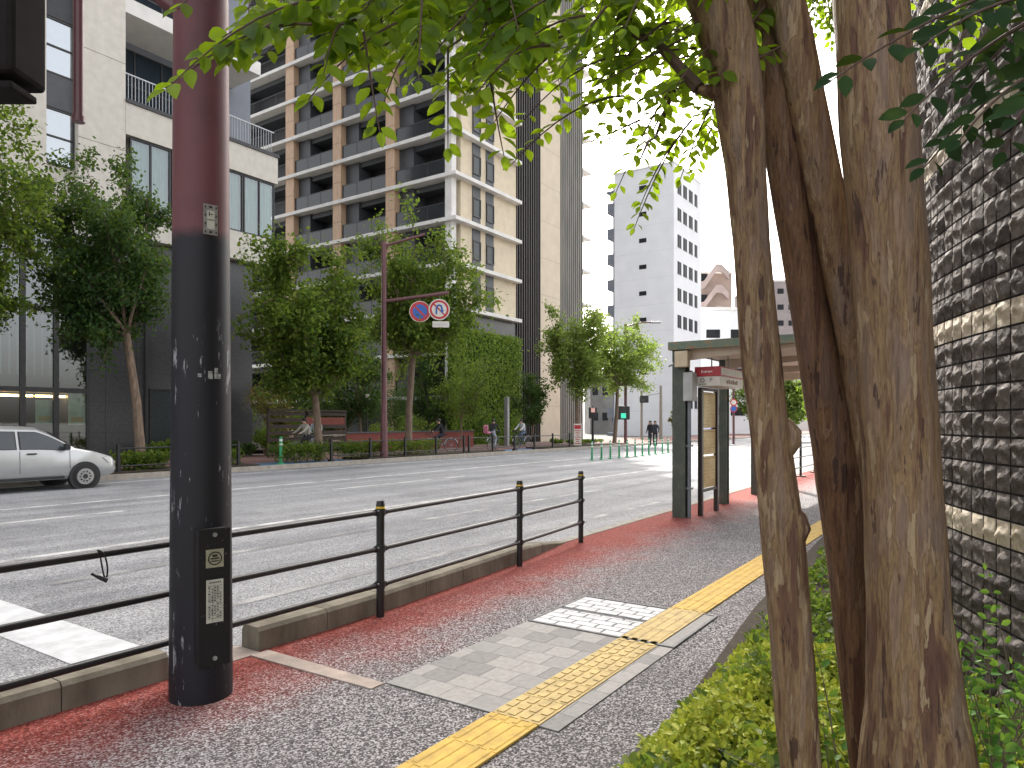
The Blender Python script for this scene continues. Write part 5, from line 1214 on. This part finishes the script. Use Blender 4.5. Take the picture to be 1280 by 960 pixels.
# ================================================================== CREPE MYRTLE (foreground)
m, t, b = base('crepe_myrtle_bark', .62, 0, .35); M_crape = m
co = t.nodes.new('ShaderNodeTexCoord').outputs['Object']
n1 = tex(t, 'Noise', 15, 5, vec=co, stretch=(1.7,1.7,.22), rough=.6); n2 = tex(t, 'Noise', 21, 4, vec=co, stretch=(1.6,1.6,.28), rough=.55); n3 = tex(t, 'Noise', 40, 6, vec=co, stretch=(2.4,2.4,.16), rough=.75); n4 = tex(t, 'Noise', 2.2, 2, vec=co)
k = math_(t, 'ADD', math_(t, 'MULTIPLY', n1.outputs[0], .75), math_(t, 'MULTIPLY', n4.outputs[0], .25))
c = ramp(t, k, [(.38, (.11,.055,.036)), (.44, (.16,.085,.052)), (.462, (.20,.12,.066)), (.50, (.27,.18,.088)), (.515, (.21,.13,.075)), (.55, (.27,.185,.115)), (.57, (.19,.125,.085)), (.62, (.22,.155,.115))])
k2 = ramp(t, n2.outputs[0], [(.61, (0,)*3), (.62, (1,)*3)]); c = mixc(t, math_(t, 'MULTIPLY', k2, .85), c, (.36,.27,.165))
k2b = ramp(t, n2.outputs[0], [(.36, (1,)*3), (.37, (0,)*3)]); c = mixc(t, math_(t, 'MULTIPLY', k2b, .85), c, (.062,.032,.025))
c = mixc(t, .7, c, ramp(t, n3.outputs[0], [(.34, (.34,.29,.26)), (.58, (1.0,1.0,1.0))]), 'MULTIPLY')
t.links.new(c, b.inputs['Base Color'])
hh = math_(t, 'ADD', math_(t, 'MULTIPLY', ramp(t, k, [(.43, (0,)*3), (.445, (.5,)*3), (.505, (.5,)*3), (.52, (.9,)*3)]), .6), math_(t, 'ADD', math_(t, 'MULTIPLY', k2, .3), math_(t, 'MULTIPLY', n3.outputs[0], .5))); bump(t, b, hh, .9, .008)
M_crape2 = M_crape.copy(); M_crape2.name = 'crepe_myrtle_reddish_bark'; t2 = M_crape2.node_tree; b2 = t2.nodes['Principled BSDF']; sc2 = b2.inputs['Base Color'].links[0].from_socket
t2.links.new(mixc(t2, 1.0, sc2, (.66,.55,.52), 'MULTIPLY'), b2.inputs['Base Color'])
bs = hd(1120, 528, 1.85); bs.z = .05
cm = empty('crepe_myrtle', bs, 'multi stemmed tree with smooth mottled peeling bark in the planting bed at right', 'tree')
def stem(name, pts, seed, lumpy=.06):
    """pts: (y, xleft, xright, depth) read along the stem"""
    P = []; Rr = []
    for y, xl, xr, D in pts: P.append(hd((xl+xr)/2, y, D)); Rr.append((xr-xl)/2/F*D)
    Q = []; Rq = []
    for k in range(len(P)-1):
        p0, p1, p2, p3 = P[max(k-1,0)], P[k], P[k+1], P[min(k+2,len(P)-1)]
        for s in range(6):
            u = s/6; Q.append(.5*((2*p1)+(p2-p0)*u+(2*p0-5*p1+4*p2-p3)*u*u+(3*p1-p0-3*p2+p3)*u**3)); Rq.append(Rr[k]*(1-u)+Rr[k+1]*u)
    Q.append(P[-1]); Rq.append(Rr[-1]); rd_ = random.Random(seed); f1, f2, f3 = rd_.uniform(0, 6), rd_.uniform(0, 6), rd_.uniform(0, 6)
    g = MB(); g.tube(Q, Rq, 36, lump=lambda k, a: 1+lumpy*(.6*math.sin(2*a+f1+k*.05)+.45*math.sin(3*a+f2-k*.07)+.3*math.sin(5*a+f3+k*.11)+.25*math.sin(k*.9+f1)))
    return g.build(name, M_crape2 if seed in (2, 4) else M_crape, cm, smooth=True), Q
_, T1 = stem('stem', [(-420,760,800,1.95),(-150,810,858,1.8),(0,862,928,1.75),(100,888,950,1.75),(200,905,955,1.75),(300,916,960,1.75),(450,926,975,1.75),(560,940,988,1.75),(660,950,1004,1.75),(800,963,1016,1.75),(960,976,1028,1.75),(1150,1000,1062,1.76),(1330,1040,1110,1.78)], 1)
_, T2 = stem('stem', [(-420,840,870,2.1),(-150,885,925,2.0),(0,927,967,1.95),(150,950,995,1.92),(300,976,1016,1.92),(450,1000,1046,1.92),(600,1022,1084,1.92),(750,1041,1098,1.92),(960,1064,1116,1.9),(1150,1080,1140,1.88),(1300,1090,1160,1.86)], 2)
_, T3 = stem('stem', [(-420,900,925,1.95),(-150,925,962,1.9),(0,960,1004,1.88),(150,988,1036,1.88),(300,1022,1066,1.88),(430,1048,1088,1.88),(560,1064,1104,1.88),(760,1080,1120,1.88),(1000,1095,1140,1.88),(1250,1100,1160,1.86)], 3)
_, T4 = stem('stem', [(60,968,985,2.02),(200,990,1014,2.02),(330,1012,1044,2.02),(450,1038,1070,2.02),(600,1060,1090,2.0),(800,1075,1110,1.98),(1050,1090,1130,1.95),(1240,1100,1150,1.9)], 4)
_, T5 = stem('stem', [(-420,1010,1060,1.9),(-150,1035,1110,1.78),(0,1044,1130,1.72),(150,1051,1141,1.7),(300,1065,1152,1.7),(450,1075,1160,1.7),(600,1083,1170,1.7),(750,1088,1181,1.7),(860,1090,1196,1.7),(960,1084,1212,1.7),(1150,1066,1232,1.72),(1350,1040,1260,1.75)], 5, .045)
g = MB(); c0 = hd(984, 546, 1.74); g.tube([c0-RT*.02-UP*.055, c0-UP*.035, c0+RT*.014-UP*.012, c0+RT*.016+UP*.01, c0+RT*.004+UP*.03, c0-RT*.015+UP*.05], [.012,.018,.021,.019,.014,.005], 14); g.build('knot', M_crape, cm, smooth=True)
g = MB(); c0 = hd(990, 660, 1.73); g.tube([c0-RT*.01-UP*.05, c0+RT*.004-UP*.02, c0+RT*.012, c0+RT*.006+UP*.025, c0-RT*.01+UP*.05], [.018,.030,.033,.028,.014], 14); g.build('knot', M_crape, cm, smooth=True)
g = MB(); c0 = hd(890, 118, 1.74); g.tube([c0+RT*.05, c0-RT*.005+UP*.01, c0-RT*.035+UP*.012], [.032,.020,.006], 10); g.build('knot', M_crape, cm, smooth=True)
# limbs and leaf sprays
limb = MB(); LP, LD, LN, LS = [], [], [], []
rr = random.Random(21)
def spray(a, b, n, size, sag=.05, side=1.0, twig=.0028):
    a, b = Vector(a), Vector(b); L = (b-a).length; pts = []
    for k in range(9): u = k/8; pts.append(a.lerp(b, u)+UP*(sag*4*u*(1-u)))
    limb.tube(pts, [twig*(1.2-.8*k/8) for k in range(9)], 5, caps=False)
    d = (b-a).normalized(); fc = (-FW*.7+UP*.7).normalized()
    for k in range(n):
        u = (k+.5)/n; i = min(7, int(u*8)); p = pts[i].lerp(pts[i+1], u*8-i); dl = (pts[i+1]-pts[i]).normalized()
        for s in (-1, 1):
            if rr.random() < .08: continue
            sd_ = dl.cross(fc).normalized()*s
            dr = (sd_*side+dl*.55+Vector((rr.gauss(0,.18), rr.gauss(0,.18), rr.gauss(-.32,.18)))).normalized()
            nn_ = (fc+Vector((rr.gauss(0,.45), rr.gauss(0,.45), rr.gauss(0,.45)))).normalized()
            LP.append(tuple(p+dr*.006)); LD.append(tuple(dr)); LN.append(tuple(nn_)); LS.append(size*rr.uniform(.75, 1.12)*(1-.35*u))
    LP.append(tuple(b)); LD.append(tuple(d)); LN.append(tuple(fc)); LS.append(size*.6)
def sp(x0, y0, D0, x1, y1, D1, n, size, sag=.03): spray(hd(x0, y0, D0), hd(x1, y1, D1), n, size, sag)
# clear hanging sprays seen against wall, tower and sky
sp(430, -5, 1.45, 208, 112, 1.35, 12, .074, .045); sp(330, -35, 1.45, 222, 12, 1.35, 6, .06); sp(400, 0, 1.5, 260, 60, 1.45, 8, .07, .02); sp(470, -20, 1.5, 330, 70, 1.5, 9, .07, .03); sp(390, 30, 1.42, 230, 95, 1.38, 9, .066, .03); sp(340, 30, 1.4, 285, 78, 1.38, 5, .066, .01); sp(520, 20, 1.6, 385, 125, 1.5, 10, .07, .03); sp(455, 40, 1.55, 475, 165, 1.5, 7, .062, -.01)
sp(560, 60, 1.7, 560, 185, 1.6, 7, .065, -.01); sp(610, 80, 1.7, 630, 195, 1.65, 6, .066, -.01); sp(520, 60, 1.6, 480, 128, 1.55, 5, .065); sp(430, 30, 1.5, 405, 92, 1.45, 5, .064)
sp(800, 70, 1.9, 655, 150, 1.75, 12, .055, .05); sp(780, 120, 1.9, 640, 205, 1.75, 12, .052, .04); sp(850, 95, 1.8, 770, 240, 1.75, 9, .050, .02); sp(865, 150, 1.9, 793, 285, 1.85, 14, .040, .03); sp(850, 170, 1.9, 800, 258, 1.85, 9, .038, .02)
sp(880, 110, 1.9, 740, 170, 1.85, 11, .05, .04); sp(870, 60, 1.8, 745, 100, 1.8, 9, .06, .02); sp(700, 60, 1.8, 610, 165, 1.7, 9, .058, .02)
sp(890, 130, 2.0, 850, 225, 1.95, 9, .045, .01); sp(890, 160, 2.0, 868, 215, 2.0, 6, .045, .01); sp(830, 140, 1.95, 800, 200, 1.9, 7, .045, .01); sp(800, 150, 1.95, 745, 175, 1.9, 6, .03, .0)
LB = [(190,30),(300,25),(400,55),(450,90),(500,105),(560,125),(620,130),(680,150),(740,125),(790,175),(850,185),(905,185)]
def lb(x):
    for (a, ya), (b, yb) in zip(LB, LB[1:]):
        if a <= x <= b: return ya+(yb-ya)*(x-a)/(b-a)
    return 60
for k in range(330):
    x1 = rr.uniform(200, 900) if rr.random() < .2 else rr.uniform(420, 900); yb = lb(x1); y1 = rr.uniform(-120, yb) ; D = rr.uniform(1.5, 2.9)
    if y1 > 45 and 750 < x1 < 830 and rr.random() < .6: continue
    y0 = y1-rr.uniform(30, 120); x0 = x1+rr.uniform(-30, 170); spray(hd(x0, y0, D+rr.uniform(-.1, .3)), hd(x1, y1, D), rr.randint(6, 11), rr.uniform(.052, .070), rr.uniform(0, .04))
for k in range(35):
    x1 = rr.uniform(300, 640); y1 = rr.uniform(10, lb(x1)); D = rr.uniform(1.45, 2.1); x0 = x1+rr.uniform(0, 130); y0 = y1-rr.uniform(40, 110); spray(hd(x0, y0, D+.1), hd(x1, y1, D), rr.randint(7, 11), rr.uniform(.056, .070), .03)
for k in range(90):   # the crown goes on above and behind
    D = rr.uniform(1.6, 3.6); x1 = rr.uniform(300, 1250); y1 = rr.uniform(-500, -60); spray(hd(x1+rr.uniform(-80, 120), y1-rr.uniform(20, 90), D+.2), hd(x1, y1, D), 8, .058, .03)
for k in range(16): x1 = rr.uniform(998, 1050); y1 = rr.uniform(-20, 62); spray(hd(x1+rr.uniform(-30, 40), y1-60, 2.4), hd(x1, y1, 2.3), 6, .045, .02)
for k in range(16): x1 = rr.uniform(1130, 1270); y1 = rr.uniform(-20, 35); spray(hd(x1+rr.uniform(-30, 60), y1-60, 2.2), hd(x1, y1, 2.1), 6, .05, .02)
sp(1200, 30, 1.9, 1138, 62, 1.85, 5, .055, .01); sp(1215, 25, 1.9, 1180, 85, 1.85, 4, .055, .0)
for a, b in ((T1[2], hd(700, -60, 2.0)), (T1[8], hd(480, -20, 1.7)), (T1[9], hd(640, 20, 2.0)), (T2[6], hd(780, -80, 2.4)), (T5[4], hd(1220, -120, 1.6)), (T3[3], hd(900, -260, 2.6)), (hd(873,110,1.74), hd(690, 40, 1.9)), (hd(873,110,1.74), hd(820, 170, 1.95))):
    mid = a.lerp(b, .5)+UP*.08; limb.tube([a, a.lerp(mid, .5)+UP*.03, mid, b], [.016,.012,.009,.004], 8)
for (x0, y0, x1, y1) in ((700, -60, 560, 40), (480, -20, 350, -10), (640, 20, 560, 60), (690, 40, 600, 90), (820, 170, 800, 200)): limb.tube([hd(x0, y0, 1.85), hd((x0+x1)/2, (y0+y1)/2-8, 1.75), hd(x1, y1, 1.65)], [.005,.004,.002], 6)
limb.build('limbs', pm('twig_brown', (.10,.06,.045), (.06,.035,.028), 20, .8), cm)
leaf_mesh('crown', np.array(LP), np.array(LD), np.array(LN), np.array(LS), L_near, LEAF_BIG, cm)
# close leafy sprays at right, their shade put into a darker leaf colour
LP, LD, LN, LS = [], [], [], []; limb = MB(); sb = empty('overhanging_branch', hd(1330, -20, 1.0), 'shade-dark leafy branch hanging in from the top right corner before the tiled wall', 'branch')
for (x0, y0, x1, y1, D, n_) in ((1300,-30,1040,100,1.05,9),(1300,20,1130,150,1.05,8),(1310,-10,1150,60,1.0,7),(1320,60,1155,210,1.1,8),(1300,90,1200,175,1.05,6),(1330,60,1255,190,1.05,6),(1310,-40,1200,20,1.1,7),(1320,10,1210,110,1.1,7),(1330,110,1270,150,1.0,4)): spray(hd(x0, y0, D), hd(x1, y1, D-.03), n_, .052, .015)
limb.build('twigs', MATS['twig_brown'], sb); L_shade = leafmat('leaf_near_shade', [(.007,.024,.008), (.014,.042,.012), (.025,.06,.016)], rough=.7, trans=.12); L_shade.node_tree.nodes['Principled BSDF'].inputs['Specular IOR Level'].default_value = .12
leaf_mesh('leaves', np.array(LP), np.array(LD), np.array(LN), np.array(LS), L_shade, LEAF_BIG, sb)

# ================================================================== PLANTING BED
def inb(x, y): return x > (.05*math.sin(y*5+1)+.04*math.sin(y*13)-1.33 if y < 3.2 else -1.33-.10*min(1, (y-3.2)/2.8)-.05*max(0, y-6)) and (x-Cv.x)**2+(y-Cv.y)**2 > 7.05**2
def cover(name, n, box_, hfun, size, mat, keep, parent=None, up=.7):
    r = np.random.default_rng(len(name)+n); X = r.uniform(box_[0], box_[1], n*2); Y = r.uniform(box_[2], box_[3], n*2)
    ok = np.array([inb(x, y) and keep(x, y) for x, y in zip(X, Y)]); X, Y = X[ok][:n], Y[ok][:n]; k = len(X)
    hN = np.array([hfun(x, y) for x, y in zip(X, Y)]); Z = .04+hN*(r.random(k)**.35)
    D = r.normal(size=(k, 3))+np.array([0, 0, .35]); N = r.normal(size=(k, 3))*.5+np.array([0, 0, 1.])
    return leaf_mesh(name, np.stack([X, Y, Z], 1), D, N, size*(.55+.8*r.random(k)), mat, LEAF_SMALL, parent)
def hf(x, y): 
    e_ = min(1, max(0, (x+1.33+ (.10*min(1, max(0,(y-3.2)/2.8))))/.34))*(1 if y < 3.6 else max(.35, 1-(y-3.6)*.5)); return e_*(.27+.09*math.sin(x*7+y*3)*math.cos(y*5.3-x*2)+.05*math.sin(x*19+2)*math.sin(y*17))+.03
def np_(x, y): return math.sin(x*5.3+1.0)*math.cos(y*4.1+.6)+.5*math.sin(x*11+y*9)
yz = lambda x, y: np_(x, y) > -.75
o = cover('yellow_ground_cover', 60000, (-1.6, .6, 1.2, 5.2), hf, .036, L_yel, yz); o['kind'] = 'stuff'; tag(o, 'yellow green low ground cover filling the planting bed', 'ground cover')
o = cover('green_ground_cover', 14000, (-1.6, .9, 1.2, 5.6), lambda x, y: hf(x, y)+.03, .045, L_mid, lambda x, y: np_(x, y) < -.35 or (x < -.75 and y < 2.75 and np_(x, y) < .5)); o['kind'] = 'stuff'; tag(o, 'dark green leafy weeds growing through the yellow ground cover', 'ground cover')
o = cover('low_weeds', 16000, (-2.1, .2, 5.0, 13), lambda x, y: .06+.12*max(0, np_(x, y)), .05, L_mid, lambda x, y: np_(x, y) > -.4); o['kind'] = 'stuff'; tag(o, 'straggling green weeds along the edge of the pavement', 'weeds')
# leafy shrub by the wall
LP, LD, LN, LS = [], [], [], []; limb = MB(); c0 = hd(1235, 528, 2.35); shb = empty('shrub', (c0.x, c0.y, .05), 'loose leafy shrub with bare twigs at the foot of the tiled wall', 'shrub')
for k in range(85):
    b0 = Vector((c0.x+rr.gauss(0, .16), c0.y+rr.gauss(0, .2), .05)); a_ = rr.uniform(0, 6.3); tipz = rr.uniform(.45, 1.02); tip = b0+Vector((math.cos(a_)*rr.uniform(.1, .42), math.sin(a_)*rr.uniform(.1, .42), tipz))
    if (tip.x-Cv.x)**2+(tip.y-Cv.y)**2 < 7.1**2: tip = b0+Vector((-.15, -.2, tipz))
    mid = b0.lerp(tip, .6)+UP*.06; limb.tube([b0, mid], [.005,.003], 5); spray(mid, tip, rr.randint(3, 7), rr.uniform(.035, .055), .01, 1.0, .002)
for k in range(40):
    b0 = Vector((c0.x+rr.gauss(0, .2), c0.y+rr.gauss(0, .2), .05)); tip = b0+Vector((rr.gauss(0, .25), rr.gauss(0, .25), rr.uniform(.3, .75))); limb.tube([b0, b0.lerp(tip, .5)+UP*.04, tip], [.004,.003,.0015], 4)
limb.build('twigs', pm('grey_twig', (.16,.13,.10), (.09,.07,.055), 20, .9), shb)
L_shrub = leafmat('leaf_shrub', [(.03,.10,.02), (.07,.19,.03), (.18,.32,.05)], trans=.3)
leaf_mesh('leaves', np.array(LP), np.array(LD), np.array(LN), np.array(LS), L_shrub, LEAF_SMALL, shb)
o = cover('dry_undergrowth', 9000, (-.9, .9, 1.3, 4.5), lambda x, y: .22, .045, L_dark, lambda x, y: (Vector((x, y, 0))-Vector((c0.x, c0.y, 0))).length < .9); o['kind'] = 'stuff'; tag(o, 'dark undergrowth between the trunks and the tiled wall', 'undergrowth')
